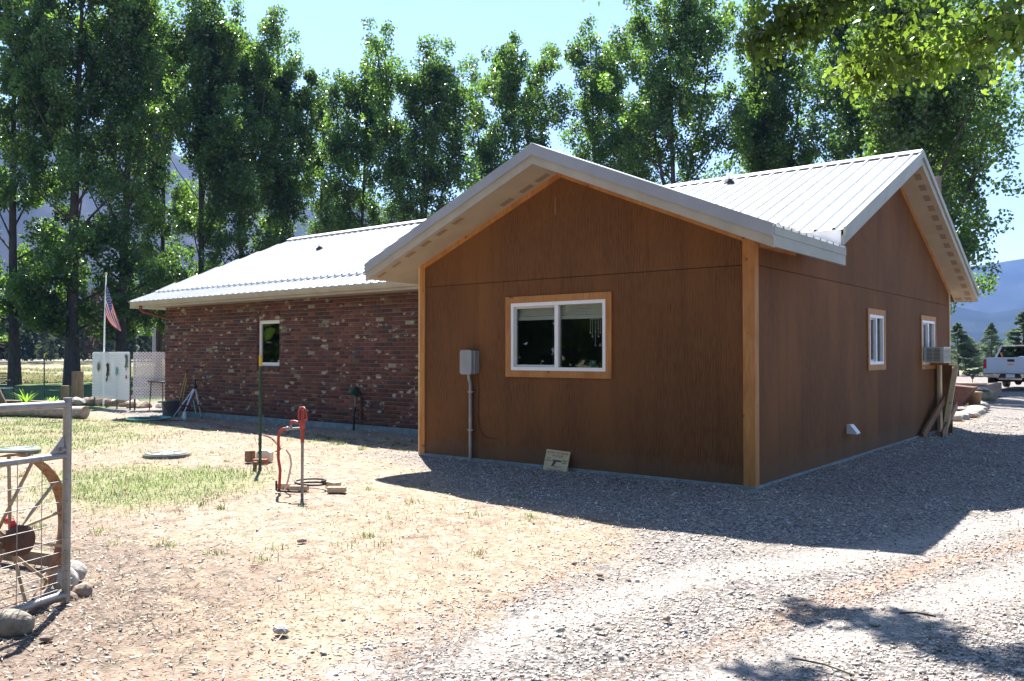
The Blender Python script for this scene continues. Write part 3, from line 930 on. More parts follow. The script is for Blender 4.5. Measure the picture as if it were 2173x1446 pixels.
# left wing: shallow eave strip, step, steeper main slope with slanting end
def zs(y): return 2.875 + (y - 1.93) * .395           # strip
def zu(y): return 3.19 + (y - 2.58) * ((4.765 - 3.19) / (5.8 - 2.58))
def P_st(p, t, h): return (p, t, zs(t) + h)
def P_up(p, t, h): return (p, t, zu(t) + h)
XLE = -17.55
xx = -5.65
while xx > XLE:
    x2 = max(xx - .9144, XLE)
    ribbed('roof_panel', x2, xx, lambda p: 1.90, lambda p: 2.62, P_st, roof); xx = x2
xx = -5.0
def up_hi(p): return min(5.75, 2.58 + (p - (XLE + .1)) * (5.8 - 2.58) / 1.5) if p < XLE + 1.7 else 5.75
while xx > XLE + .1:
    x2 = max(xx - .9144, XLE + .1)
    ribbed('roof_panel', x2, xx, lambda p: 2.55, up_hi, P_up, roof); xx = x2
def rp(nm, fn, mt): b = HB(); fn(b); return b.build(nm, mt, roof)
rp('step_flashing', lambda b: b.prism([(XLE + .1, 2.545, zs(2.56) + .001), (-5.7, 2.545, zs(2.56) + .001), (-5.7, 2.56, zu(2.56) - .012), (XLE + .1, 2.56, zu(2.56) - .012)], (0, .02, 0)), M_WHITE)
rp('roof_deck', lambda b: (b.prism([(XLE + .14, 2.6, zu(2.6) - .02), (-5.2, 2.6, zu(2.6) - .02), (-5.2, YR, 4.74), (-16.0, YR, 4.74)], (0, 0, -.05)),
                           b.prism([(XLE + .02, 1.93, zs(1.93) - .015), (-5.2, 1.93, zs(1.93) - .015), (-5.2, 2.6, zs(2.6) - .015), (XLE + .02, 2.6, zs(2.6) - .015)], (0, 0, -.03))), M_SOFFIT)
def shade_strips(b):                                         # dark strips stand in for flute shade, under the step and the ridge cap
    k = int((XLE + .3) / RP) - 1
    while k * RP < -6:
        x = k * RP + .11
        if x > XLE + .2: b.box(x + .035, x + RP - .035, 2.541, 2.5445, zs(2.542) + .004, zs(2.542) + .022)
        if x > -15.9: b.box(x + .04, x + RP - .04, 5.628, 5.634, zu(5.63) + .002, zu(5.63) + .018)
        k += 1
tag(rp('flute_shade', shade_strips, M_DARKGAP), kind='stuff')
# slanting end face of the left wing roof
rp('hip_face', lambda b: b.prism([(XLE + .1, 2.58, 3.19), (-16.02, YR, 4.765), (XLE + .1, 9.2, 3.19)], (0, 0, -.05)), M_ROOF)
rp('end_strip', lambda b: b.prism([(XLE, 1.93, 2.87), (XLE + .12, 2.6, 3.12), (XLE + .12, 9.8, 3.12), (XLE, 10.3, 2.87)], (0, 0, -.04)), M_ROOF)

# ridge caps
def cap(b, pts, w, drop, n=None):
    (a, c) = pts; a = Vector(a); c = Vector(c); d = (c - a).normalized(); s = Vector((-d.y, d.x, 0))
    up = Vector((0, 0, 1))
    q = [a + s * w - up * drop, a + up * .03, a - s * w - up * drop, a - s * w - up * (drop + .008), a + up * .02, a + s * w - up * (drop + .008)]
    q = [q[0], q[1], q[2], q[3], q[4], q[5]]
    b.prism(q, c - a)
rp('ridge_cap', lambda b: cap(b, ((XR, YF - .01, ZR1 + .012), (XR, YV + .1, ZR1 + .012)), .17, .05), M_ROOF)
rp('ridge_cap', lambda b: cap(b, ((XE + .01, YR, ZR2 + .018), (-16.0, YR, ZR2 + .012)), .17, .05), M_ROOF)
# fascias: upper metal rake trim and lower painted board
def rakeboard(b, A, B, out, w0, w1, t):
    """A,B: 3d points on the roof line; board from w0 to w1 below it; 'out' extrusion vector"""
    b.prism([(A[0], A[1], A[2] - w0), (B[0], B[1], B[2] - w0), (B[0], B[1], B[2] - w1), (A[0], A[1], A[2] - w1)], out)
AP = (XR, YF, ZR1 + .025)
for x_end in (XE + .02, XL1 - .02):
    E_ = (x_end, YF, z1(x_end) + .025)
    rp('rake_trim', lambda b: rakeboard(b, AP, E_, (0, -.028, 0), 0, .135, 0), M_TRIMMETAL)
    rp('fascia_board', lambda b: rakeboard(b, AP, E_, (0, .025, 0), .125, .245, 0), M_CREAM)
rp('eave_fascia', lambda b: b.box(XE - .012, XE + .008, YF + .03, 1.755, z1(XE) - .21, z1(XE) - .008), M_FASCIA)
rp('eave_fascia', lambda b: b.box(XE - .005, XE + .016, YF + .03, 1.757, z1(XE) - .09, z1(XE) - .004), M_FASCIA)
rp('eave_fascia', lambda b: b.box(XL1 - .008, XL1 + .012, YF + .03, 2.3, z1(XL1) - .21, z1(XL1) - .008), M_CREAM)
AP = (XE, YR, ZR2 + .025)
for y_end in (1.69, 10.5):
    E_ = (XE, y_end, z2(y_end) + .025)
    rp('rake_trim', lambda b: rakeboard(b, AP, E_, (.028, 0, 0), 0, .11, 0), M_FASCIA)
    rp('fascia_board', lambda b: rakeboard(b, AP, E_, (-.025, 0, 0), .105, .225, 0), M_FASCIA)
rp('eave_fascia', lambda b: b.box(-17.5, XE, 10.49, 10.51, z2(10.5) - .21, z2(10.5) - .01), M_CREAM)
# closing triangle between the two eaves
rp('valley_closure', lambda b: b.prism([(XE - .03, 1.70, z1(XE) + .0), (XE - .03, 1.70, z2(1.7) - .004), (-.13, 1.70, z2(1.7) - .004)], (0, .02, 0)), M_WHITE)

# soffits
def soff(b, pts): b.prism(pts, (0, 0, -.012))
rp('soffit', lambda b: soff(b, [(XR, YF + .002, ZR1 - TH), (XL1 + .013, YF + .002, z1(XL1) - TH), (XL1 + .013, 2.3, z1(XL1) - TH), (-5.145, 2.3, z1(-5.145) - TH), (-5.145, -.025, z1(-5.145) - TH), (XR, -.025, ZR1 - TH)]), M_SOFFIT)
rp('soffit', lambda b: soff(b, [(XR, YF + .002, ZR1 - TH), (XE - .013, YF + .002, z1(XE) - TH), (XE - .013, 1.75, z1(XE) - TH), (.026, 1.75, z1(.026) - TH), (.026, -.026, z1(.026) - TH), (XR, -.026, ZR1 - TH)]), M_SOFFIT)
rp('soffit', lambda b: soff(b, [(.026, 1.72, z2(1.72) - TH), (XE - .002, 1.72, z2(1.72) - TH), (XE - .002, YR, ZR2 - TH), (.026, YR, ZR2 - TH)]), M_SOFFIT)
rp('soffit', lambda b: soff(b, [(.026, 10.48, z2(10.48) - TH), (XE - .002, 10.48, z2(10.48) - TH), (XE - .002, YR, ZR2 - TH), (.026, YR, ZR2 - TH)]), M_SOFFIT)
rp('soffit', lambda b: b.box(-17.5, -5.15, 1.96, 2.39, 2.705, 2.72), M_CREAM)
rp('soffit', lambda b: b.box(XLE + .04, -16.67, 2.39, 9.5, 2.705, 2.72), M_CREAM)
# soffit vents: darker perforated strips
def sv(p, q, w, plane):
    """vent between two points on soffit, 4 mm proud"""
    def f(b):
        z_ = -.0165
        if plane == 'f':
            (xa, xb), (ya, yb) = p, q
            pts = [(xa, ya, z1(xa) - TH + z_), (xb, ya, z1(xb) - TH + z_), (xb, yb, z1(xb) - TH + z_), (xa, yb, z1(xa) - TH + z_)]
        else:
            (xa, xb), (ya, yb) = p, q
            pts = [(xa, ya, z2(ya) - TH + z_), (xb, ya, z2(ya) - TH + z_), (xb, yb, z2(yb) - TH + z_), (xa, yb, z2(yb) - TH + z_)]
        b.prism(pts, (0, 0, .006))
    rp('soffit_vent', f, M_VENT)
for i in range(6): sv((XL1 + .10 + .30 * i, XL1 + .26 + .30 * i), (YF + .08, YF + .17), 0, 'f')
for x_ in (-3.45, -3.12, -2.86): sv((x_, x_ + .18), (-.20, -.10), 0, 'f')
for i in range(14): sv((.27, .37), (YR + .22 + .31 * i, YR + .38 + .31 * i), 0, 'r')
sv((.06, .18), (10.3, 10.42), 0, 'r'); sv((.24, .36), (10.3, 10.42), 0, 'r')
# gutter of the left wing
gp = [(1.93, 2.865), (1.835, 2.865), (1.83, 2.85), (1.845, 2.80), (1.875, 2.755), (1.93, 2.745)]
rp('gutter', lambda b: b.prism([(XLE + .22, y, z) for y, z in gp], (11.8, 0, 0)), M_CREAM)
rp('eave_fascia', lambda b: b.box(XLE + .03, -5.2, 1.931, 1.95, 2.70, 2.862), M_CREAM)
rp('eave_fascia', lambda b: b.box(XLE + .012, XLE + .03, 1.931, 9.8, 2.70, 2.862), M_CREAM)
rp('downspout', lambda b: b.tube([(-16.95, 1.90, 2.75), (-16.95, 1.90, 2.68), (-16.95, 1.97, 2.60), (-16.76, 2.62, 2.44), (-16.73, 2.72, 2.38), (-16.72, 2.74, .2)], .036, 8), M_BROWNPIPE)
# plumbing vents on the roofs
rp('vent_pipe', lambda b: b.tube([(-2.63, 5.32, z2(5.32) - .02), (-2.63, 5.32, z2(5.32) + .20)], .045, 14), M_WHITE)
rp('vent_boot', lambda b: b.lathe([(.11, -.02), (.10, .02), (.052, .075), (.05, .08)], (-2.63, 5.32, z2(5.32)), 14), M_BLACK)
rp('vent_pipe', lambda b: b.tube([(-13.1, 4.5, zu(4.5)), (-13.1, 4.5, zu(4.5) + .16)], .04, 12), M_WHITE)
rp('vent_boot', lambda b: b.lathe([(.10, -.02), (.09, .04), (.045, .08), (.04, .085)], (-13.1, 4.5, zu(4.5)), 12), M_BLACK)
# vent hood on the side wall
b = HB(); b.prism([(.003, 3.26, .53), (.003, 3.26, .40), (.14, 3.26, .40), (.14, 3.26, .42), (.05, 3.26, .53)], (0, .16, 0))
b.build('vent_hood', M_WHITE, wood_wall)
# dark leaf litter in the valley
b = HB()
for i in range(60):
    x = rng.uniform(-.6, .35); y = vy(x) + rng.uniform(-.02, .10) if x < -.2 else rng.uniform(1.45, 1.68)
    z = max(z1(x), z2(y) if y > 1.7 else 0) + .024
    a = rng.uniform(0, 6.28); b.obox((x, y, z - .012), (.022 * math.cos(a), .022 * math.sin(a), .0), (-.007 * math.sin(a), .007 * math.cos(a), 0), (0, 0, .002))
tag(b.build('leaf_litter', M_CHIPD, roof), kind='stuff')

# ------------------------------------------------------------------ poplar row
def wprof(t, kind=0):
    """crown half width (0..1) along the crown height"""
    return np.interp(t, [0, .06, .25, .5, .75, .92, 1], [.45, .7, .95, 1, .85, .5, .18])

def poplar(x, y, top, hw, trunk_r, base, nleaf, label, stems=(), seed=0, lean=0., clump=.55, leaf=.12, dens=1.):
    r = np.random.default_rng(seed)
    root = empty('poplar_tree', (x, y, 0), label, 'tree', 'poplars in a row behind the house')
    b = MB()
    n = 9
    pts = []
    for i in range(n):
        t = i / (n - 1)
        pts.append((lean * t * t + .25 * math.sin(3 * t + seed), .25 * math.cos(2.3 * t + seed) - .25 * math.cos(seed), -.2 + (top * .97) * t))
    pts = [(p[0] - pts[0][0], p[1] - pts[0][1], p[2]) for p in pts]
    rad = [trunk_r * (1.35 if i == 0 else 1) * (1 - .93 * (i / (n - 1)) ** .9) + .015 for i in range(n)]
    b.tube(pts, rad, 9)
    b.build('trunk', M_BARK, root)
    P = np.array(pts)
    def trunk_at(z): return np.array([np.interp(z, P[:, 2], P[:, 0]), np.interp(z, P[:, 2], P[:, 1]), z])
    lb = MB()
    clumps = []
    H = top - base
    nl = int(34 * dens) + 6
    for i in range(nl):
        t = (i + r.uniform(0, 1)) / nl
        z0 = max(1.9, base + H * (t * .93 - .10))
        a = r.uniform(0, 2 * math.pi)
        tt = (z0 - base) / H
        L = hw * float(wprof(min(1, max(0, tt + .12)))) * r.uniform(.65, 1.15)
        rise = L * r.uniform(.9, 1.9) * (1 if tt > .15 else .45)
        s = trunk_at(z0)
        e = s + np.array([math.cos(a) * L, math.sin(a) * L, rise])
        if e[2] > top: e[2] = top - r.uniform(0, .5)
        mid = (s + e) / 2 + np.array([0, 0, -.10 * L])
        lr = max(.012, trunk_r * .28 * (1 - .75 * max(0, tt)))
        lb.tube([tuple(s), tuple(mid), tuple(e)], [lr, lr * .6, lr * .25], 5, cap=False)
        for q in (.42, .6, .75, .9, 1.0):
            c = s + (e - s) * q + r.normal(size=3) * .16 * L
            clumps.append((c, r.uniform(.6, 1.2)))
            if r.random() < .6: clumps.append((c + r.normal(size=3) * .45, r.uniform(.45, .8)))
    for (sx, sy, sz, st) in stems:             # secondary leading stems: dx, dy at top, start height, top height
        s = trunk_at(sz); e = np.array([sx, sy, st]); mid = s * .45 + e * .55 + np.array([sx * .12, sy * .12, -.3])
        rr = trunk_r * .62
        lb.tube([tuple(s), tuple(mid), tuple(e)], [rr * .7, rr * .42, .03], 6, cap=False)
        for q in np.linspace(.35, 1, 16):
            c = (1 - q) ** 2 * s + 2 * q * (1 - q) * mid + q * q * e
            w = hw * .33 * (1.1 - .6 * q)
            for _ in range(4): clumps.append((c + np.array([r.normal() * w, r.normal() * w, r.normal() * .5]), r.uniform(.5, 1.)))
    for z in np.linspace(base + H * .45, top, int(26 * dens)):      # leader
        w = hw * .22 * float(wprof((z - base) / H))
        c = trunk_at(z); clumps.append((c + np.array([r.normal() * w, r.normal() * w, 0]), r.uniform(.5, .95)))
    limb = lb.build('limb', M_BARK, root)
    C = np.array([c for c, _ in clumps]); S_ = np.array([s for _, s in clumps])
    # keep the crown inside its outline
    zt = np.clip((C[:, 2] - base) / H, 0, 1.0)
    wts_ = S_ ** 2; wts_ /= wts_.sum()
    pick = r.choice(len(C), size=nleaf, p=wts_)
    off = r.normal(size=(nleaf, 3)); nn = np.linalg.norm(off, axis=1)[:, None]
    off = off / nn * (np.minimum(nn, 2.2) ** .8)
    pos = C[pick] + off * (S_[pick] * clump * .62)[:, None] * np.array([1, 1, 1.15])
    pos[:, 2] = np.maximum(pos[:, 2], base * .55 + .3)
    global rng
    V, F = leaf_quads(pos, leaf)
    link('crown', npmesh('crown', V, F, M_LEAF), root)
    return root

TREES = [
 # x, y, top, half-width, trunk radius, crown base, label, stems
 (-42.7, 8.8, 23.5, 2.3, .34, 3.0, 'leftmost poplar at the left edge with its dark trunk standing on the lawn', ()),
 (-40.4, 10.6, 24.6, 2.6, .44, 3.4, 'thick dark-trunked poplar standing on the lawn left of the flagpole', ()),
 (-40.5, 13.1, 23.4, 2.5, .36, 3.2, 'poplar whose trunk rises just right of the flag', ((-2.2, .5, 11.5, 21.5), (2.0, -.5, 11.5, 21.0))),
 (-47.4, 19.0, 23.0, 1.7, .24, 4.0, 'slender set-back poplar above the left end of the brick wing roof', ()),
 (-39.9, 17.4, 23.0, 2.2, .30, 3.0, 'tall forked poplar above the low left slope of the brick wing roof', ((1.3, .3, 9.5, 20.0),)),
 (-39.7, 20.1, 22.4, 2.1, .27, 3.0, 'tall poplar with flat-topped crown left of the open sky', ((1.5, .8, 8, 21.4),)),
 (-40.5, 23.3, 22.0, 1.7, .25, 3.0, 'poplar at the left edge of the big gap of sky, stepped crown', ((1.6, 1.2, 8, 19.0),)),
 (-44.1, 29.4, 21.9, 1.1, .2, 4.0, 'small narrow poplar peeping between taller ones over the brick wing ridge', ()),
 (-38.2, 27.7, 22.0, 1.7, .22, 3.0, 'narrow spire-topped poplar above the left wing ridge', ((-1.3, -1.0, 7, 19.0),)),
 (-31.7, 26.5, 20.0, 2.0, .30, 3.5, 'broad many-topped poplar with a leaning fork, left of the front gable peak', ((-2.0, -1.5, 5.5, 20.6), (2.3, 1.6, 7, 17.6), (.9, .8, 7, 19.4))),
 (-29.7, 33.2, 22.0, 2.3, .28, 4.0, 'poplar directly behind the peak of the front gable', ((-2.2, -1.6, 6, 18.4),)),
 (-24.3, 34.9, 22.0, 2.5, .28, 3.5, 'round-headed poplar just right of the front gable peak', ((2.0, 1.5, 6, 17),)),
 (-17.6, 32.6, 22.6, 2.6, .32, 3.5, 'tallest dense poplar in the middle, cut by the top of the picture', ((-1.6, -1.2, 7, 20.4), (1.5, 1.4, 8, 20.8))),
 (-13.5, 35.9, 19.5, 1.8, .25, 3.5, 'thin airy twin-spired poplar with sky on both sides', ((-1.0, -1.0, 6, 21.8), (1.6, .8, 6, 20.8))),
 (-8.7, 34.5, 21.6, 2.5, .33, 3.5, 'dense poplar behind the right part of the rear metal roof', ((1.3, .6, 7, 20.5),)),
 (-6.4, 34.3, 20.5, 2.6, .42, 3.2, 'wide poplar behind the rear gable peak', ((2.2, 1.0, 4.5, 18), (-1.8, -.9, 6, 18))),
]
NL = 54000
for i, (x, y, top, hw, tr, base, lab, st) in enumerate(TREES):
    poplar(x, y, top, hw * 1.32, tr * .74, base + .5, NL if hw > 1.5 else 24000, lab, st, seed=40 + i, clump=.50, leaf=.080)
# big nearer poplar to the right: spreading low branches over the far gable end
rt_ = poplar(-3.3, 24.0, 14.9, 2.5, .36, 5.0, 50000, 'leafy spreading tree at the right with boughs hanging beside the gable eave', ((1.9, 1.2, 4.5, 10.5), (-1.2, -.8, 5, 15)), seed=91, clump=.48, leaf=.068)

# trees on the near side of the yard, behind the viewpoint: they show in the window panes
def copy_thing(src, loc, rz, label, sc=1.0):
    c = src.copy(); COL.objects.link(c); c.location = loc; c.rotation_euler = (0, 0, rz); c.scale = (sc, sc, sc); c['label'] = label
    for ch in src.children:
        k = ch.copy(); COL.objects.link(k); k.parent = c
    return c
NEAR = [(-9, -24, 9), (-3.5, -26, 12), (1.5, -23, 10), (6.5, -26, 11), (12, -22, 13), (17, -15, 12), (21, -7, 14), (24, 3, 11), (-15, -22, 10), (11, -31, 8), (26, 14, 12), (-21, -20, 13)]
NL_ = ['leftmost mirrored', 'second mirrored', 'third mirrored', 'fourth mirrored', 'fifth mirrored', 'sixth mirrored', 'seventh mirrored', 'eighth mirrored', 'ninth mirrored', 'tenth mirrored', 'eleventh mirrored', 'last mirrored']
SRC = [o for o in COL.objects if o.name.startswith('poplar_tree')]
for i, (x, y, si) in enumerate(NEAR):
    c = copy_thing(SRC[si], (x, y, 0), i * 1.3, NL_[i] + ' tree, seen only as dark foliage reflected in window glass', .68)
    c['group'] = 'trees reflected in the windows'

CXN, CYN = 2.0, -6.0
# ------------------------------------------------------------------ spruces
def spruce(x, y, h, hw, label, seed, n=7000, mat=None, name='spruce_tree', group='spruces beyond the gravel yard'):
    r = np.random.default_rng(seed)
    root = empty(name, (x, y, 0), label, 'tree', group)
    b = MB(); b.tube([(0, 0, -.1), (0, 0, h * .97)], [h * .022, .015], 7); b.build('trunk', M_BARK, root)
    nb_ = int(h * 26)
    P = []; D = []
    for i in range(nb_):
        t = (i + r.random()) / nb_
        z = .12 + (h - .15) * t
        L = hw * (1 - t) ** .8 * r.uniform(.7, 1.12) + .05
        a = r.uniform(0, 6.283)
        m_ = max(4, int(n / nb_))
        q = r.uniform(.15, 1, m_) ** .75
        dr = .10 * L * np.sin(q * 3.0) * (1 if t > .6 else -1) + .10 * L * q * q
        sp = r.normal(size=m_) * .13 * L * (.25 + q * .6)
        px_ = math.cos(a) * L * q - math.sin(a) * sp; py_ = math.sin(a) * L * q + math.cos(a) * sp
        P.append(np.stack([px_, py_, z + dr + r.normal(size=m_) * .03], 1))
        dd = np.tile([math.cos(a), math.sin(a), .25], (m_, 1)) + r.normal(size=(m_, 3)) * .45
        D.append(dd / np.linalg.norm(dd, axis=1)[:, None])
    P = np.concatenate(P); D = np.concatenate(D)
    w = np.cross(D, rotvec(len(D))); w /= np.linalg.norm(w, axis=1)[:, None]
    L = .11 * h / 4; W = .022 * h / 4
    V = np.stack([P + D * L, P + w * W, P - D * L, P - w * W], 1).reshape(-1, 3)
    link('crown', npmesh('crown', V, np.arange(len(V)).reshape(-1, 4), mat or M_NEEDLE), root)
    return root
spruce(-8.6, 57.5, 3.75, 2.2, 'broad bushy spruce just right of the house corner', 1, 26000)
spruce(-9.9, 54.5, 2.7, 1.3, 'lower spruce half hidden by the house corner', 5, 14000)
spruce(-9.4, 76.5, 4.35, 1.7, 'slim pointed spruce seen between two bushy ones', 2, 12000)
spruce(-5.2, 62.5, 4.6, 2.4, 'wide layered spruce behind the white pickup', 3, 28000)
spruce(-2.2, 66.0, 4.4, 2.3, 'spruce at the right edge behind the pickup', 4, 20000)

# far-off conifer wood beyond the road on the left: one mass
P = []; D = []; L_ = []; Pb = []; Db = []; Lb = []
r = np.random.default_rng(5)
for i in range(330):
    br = bearing(r.uniform(-500, 760)); d = r.uniform(118, 175)
    x = cam.location.x + math.sin(br) * d; y = cam.location.y + math.cos(br) * d
    h = r.uniform(6, 12.5); brown = r.random() < .3
    m_ = 150; t = r.random(m_) ** 1.2; a = r.uniform(0, 6.283, m_); w = h * .15 * (1 - t) * r.uniform(.5, 1.1, m_)
    pp = np.stack([x + np.cos(a) * w, y + np.sin(a) * w, 1.0 + h * t], 1)
    dd = np.stack([np.cos(a) * .6, np.sin(a) * .6, -.3 + 0 * a], 1) + r.normal(size=(m_, 3)) * .4
    dd /= np.linalg.norm(dd, axis=1)[:, None]
    (Pb if brown else P).append(pp); (Db if brown else D).append(dd)
for nm, PP, DD, mt in (('distant_forest', P, D, M_PINE), ('distant_forest', Pb, Db, M_PINEB)):
    PP = np.concatenate(PP); DD = np.concatenate(DD)
    w = np.cross(DD, rotvec(len(DD))); w /= np.linalg.norm(w, axis=1)[:, None]
    V = np.stack([PP + DD * .55, PP + w * .3, PP - DD * .55, PP - w * .3], 1).reshape(-1, 3)
    o = tag(link(nm, npmesh(nm, V, np.arange(len(V)).reshape(-1, 4), mt)), kind='stuff')

r = np.random.default_rng(8)  # unseen wood behind the viewpoint, added to darken panes and sky fill
P = []
for i in range(150):
    a = r.uniform(R(-175), R(10)); d = r.uniform(30, 40)
    x = CXN + math.cos(a) * d; y = CYN + math.sin(a) * d; h = r.uniform(7, 12); m_ = 480
    v = r.normal(size=(m_, 3)); v /= np.linalg.norm(v, axis=1)[:, None]
    P.append(np.array([x, y, h * .5]) + v * np.array([2.6, 2.6, h * .5]) * (r.random((m_, 1)) ** .4))
P = np.concatenate(P); V, F = leaf_quads(P, .32)
tag(link('unseen_woodland', npmesh('unseen_woodland', V, F, M_LEAF)), kind='stuff')
r = np.random.default_rng(9); P = []
for i in range(160):
    br = bearing(r.uniform(1900, 2700)); d = r.uniform(110, 170)
    h = r.uniform(2, 3.6); m_ = 90; v = r.normal(size=(m_, 3)); v /= np.linalg.norm(v, axis=1)[:, None]
    P.append(np.array([cam.location.x + math.sin(br) * d, cam.location.y + math.cos(br) * d, h * .45]) + v * np.array([1.6, 1.6, h * .5]))
V, F = leaf_quads(np.concatenate(P), .4)
tag(link('far_bushes', npmesh('far_bushes', V, F, M_PINE)), kind='stuff')

# ------------------------------------------------------------------ overhanging cottonwood, trunk outside the frame on the right
cw = empty('cottonwood_tree', (6.9, -2.2, 0), 'near cottonwood whose bright yellow-green leafy boughs hang into the top right corner', 'tree')
def cwp(p): return (p[0] - 6.9, p[1] + 2.2, p[2])
b = MB(); b.tube([(0, 0, -.2), (.05, 0, 3), (-.1, .1, 6), (.1, 0, 10), (0, 0, 13)], [.36, .29, .24, .16, .05], 12); b.build('trunk', M_BARK, cw)
LV, LF = [], []
# leaf outline: heart-like with a fold along the midrib
LEAF = np.array([(0, 0, 0), (.30, .34, .07), (.46, .10, .12), (.38, .62, .05), (0, 1.08, -.02), (-.38, .62, .05), (-.46, .10, .12), (-.30, .34, .07), (.26, -.06, .06), (-.26, -.06, .06)])
LTRI = [(0, 8, 2, 3), (0, 3, 4, 5), (0, 5, 6, 9)]
def add_leaves(C, size, up=(0, 0, -1), spread=.7):
    n = len(C)
    d = np.tile(np.array(up, float), (n, 1)) + rng.normal(size=(n, 3)) * spread
    d /= np.linalg.norm(d, axis=1)[:, None]
    s = np.cross(d, rotvec(n)); s /= np.linalg.norm(s, axis=1)[:, None]
    m_ = np.cross(d, s)
    sc = (size * rng.uniform(.6, 1.15, n))[:, None, None]
    V = C[:, None, :] + sc * (LEAF[None, :, 0, None] * s[:, None, :] + LEAF[None, :, 1, None] * d[:, None, :] + LEAF[None, :, 2, None] * m_[:, None, :])
    base = sum(len(v) for v in LV)
    F = (np.array(LTRI)[None] + (np.arange(n) * len(LEAF))[:, None, None]).reshape(-1, 4) + base
    LV.append(V.reshape(-1, 3)); LF.append(F)
def bough(path, r0, r1, nleaf, spread, start=.35, size=.05, twigs=26):
    """a branch with side twigs that carry the leaves"""
    b = MB(); P = [np.array(cwp(p)) for p in path]
    n = len(P); b.tube([tuple(p) for p in P], [r0 + (r1 - r0) * i / (n - 1) for i in range(n)], 7)
    seg = np.linspace(0, 1, n)
    A = np.array(P)
    def at(t): return np.array([np.interp(t, seg, A[:, k]) for k in range(3)])
    for i in range(twigs):
        t = start + (1 - start) * (i + rng.random()) / twigs
        s = at(t); L = spread * rng.uniform(.5, 1.2) * (1.15 - .5 * t)
        dv = rng.normal(size=3); dv[2] = dv[2] * .55 - .08; dv /= np.linalg.norm(dv)
        fw_ = (at(min(1, t + .05)) - at(t - .05)); fw_ /= np.linalg.norm(fw_) + 1e-9
        dv = dv + fw_ * .8; dv /= np.linalg.norm(dv)
        e = s + dv * L; mid = (s + e) / 2 + np.array([0, 0, .05 * L])
        b.tube([tuple(s), tuple(mid), tuple(e + np.array([0, 0, -.1 * L]))], [r1 * 1.1, r1 * .7, r1 * .35], 4, cap=False)
        q = rng.uniform(.2, 1.1, max(3, int(nleaf / twigs)))[:, None]
        add_leaves(s + (e - s) * q + rng.normal(size=(len(q), 3)) * .075 * (.4 + spread), size)
    b.build('branch', M_TWIG, cw)
bough([(6.9, -2.2, 4.3), (5.0, -2.6, 3.85), (3.6, -2.6, 3.66), (2.94, -2.43, 3.64), (2.23, -1.98, 3.82), (1.85, -1.75, 3.90), (1.58, -1.57, 3.92)], .05, .007, 3000, .45, .35, twigs=80)
bough([(6.9, -2.2, 5.2), (4.6, -2.4, 4.85), (3.0, -2.35, 4.6), (2.2, -2.2, 4.48), (1.5, -2.1, 4.38), (.95, -2.02, 4.22)], .05, .006, 3900, .45, .35, twigs=90)
bough([(6.9, -2.2, 5.0), (4.8, -1.6, 4.6), (3.2, -1.3, 4.4), (2.4, -1.1, 4.25), (1.95, -1.0, 4.15)], .05, .006, 2300, .42, .35, twigs=56)
# boughs higher up, above the frame: they throw the dappled shade in the lower right
bough([(6.9, -2.2, 6.2), (3.5, -1.9, 6.2), (.6, -1.6, 6.1), (-1.45, -1.25, 5.9)], .09, .01, 2600, .55, .45, size=.085, twigs=40)
bough([(6.9, -2.2, 6.6), (3.6, -2.5, 6.7), (1.0, -2.6, 6.6), (-1.5, -2.2, 6.3)], .08, .01, 2300, .5, .5, size=.085, twigs=34)
bough([(6.9, -2.2, 6.0), (4.5, -3.0, 6.4), (2.2, -3.3, 6.6), (.2, -3.0, 6.6)], .08, .01, 1700, .6, .4, size=.085, twigs=30)
link('leaf_cluster', npmesh('leaf_cluster', np.concatenate(LV), np.concatenate(LF), M_LEAFY), cw)

# ------------------------------------------------------------------ things on and beside the walls
def make(name, loc, label, cat, parts, group=None, rz=0):
    """a thing with parts: parts = [(name, material, builder)] or (name, material, builder, [subparts])"""
    root = empty(name, loc, label, cat, group, rz)
    for p in parts:
        b = MB(); p[2](b); o = b.build(p[0], p[1], root)
        if len(p) > 3:
            for q in p[3]:
                c = MB(); q[2](c); c.build(q[0], q[1], o)
    return root
def single(name, m, fn, label, cat, loc=(0, 0, 0), group=None, rz=0):
    b = MB(); fn(b); o = b.build(name, m, None, loc); o.rotation_euler = (0, 0, rz)
    return tag(o, label, cat, group)

def rbox(b, x0, x1, y0, y1, z0, z1, r=.02):
    """box with rounded vertical-face outline (bevelled in x-z), depth along y"""
    pts = []
    for cx_, cz, a0 in ((x1 - r, z1 - r, 0), (x0 + r, z1 - r, 90), (x0 + r, z0 + r, 180), (x1 - r, z0 + r, 270)):
        for k in range(4):
            a = R(a0 + 30 * k); pts.append((cx_ + r * math.cos(a), y0, cz + r * math.sin(a)))
    b.prism(pts, (0, y1 - y0, 0))

make('utility_box', (-4.09, 0, 0), 'grey plastic utility box with conduit on the brown front wall left of the window', 'utility box', [
    ('box', M_GREYBOX, lambda b: rbox(b, -.10, .115, -.095, -.001, 1.245, 1.565, .02)),
    ('cover', M_GREYBOX, lambda b: rbox(b, -.125, .09, -.14, -.096, 1.235, 1.575, .035)),
    ('conduit', M_GALV, lambda b: b.tube([(-.03, -.05, 1.24), (-.03, -.05, 1.18), (-.01, -.04, 1.10), (-.01, -.04, -.05)], .026, 10)),
    ('conduit_strap', M_GALV, lambda b: b.box(-.045, .05, -.068, -.002, .98, 1.0)),
    ('conduit_strap', M_GALV, lambda b: b.box(-.045, .05, -.068, -.002, .45, .47)),
    ('wire', M_BLACK, lambda b: b.tube([(.10, -.02, 1.25), (.12, -.012, 1.0), (.10, -.012, .7), (.12, -.012, .5), (.20, -.012, .39), (.30, -.012, .36), (.44, -.012, .365)], .004, 5)),
])

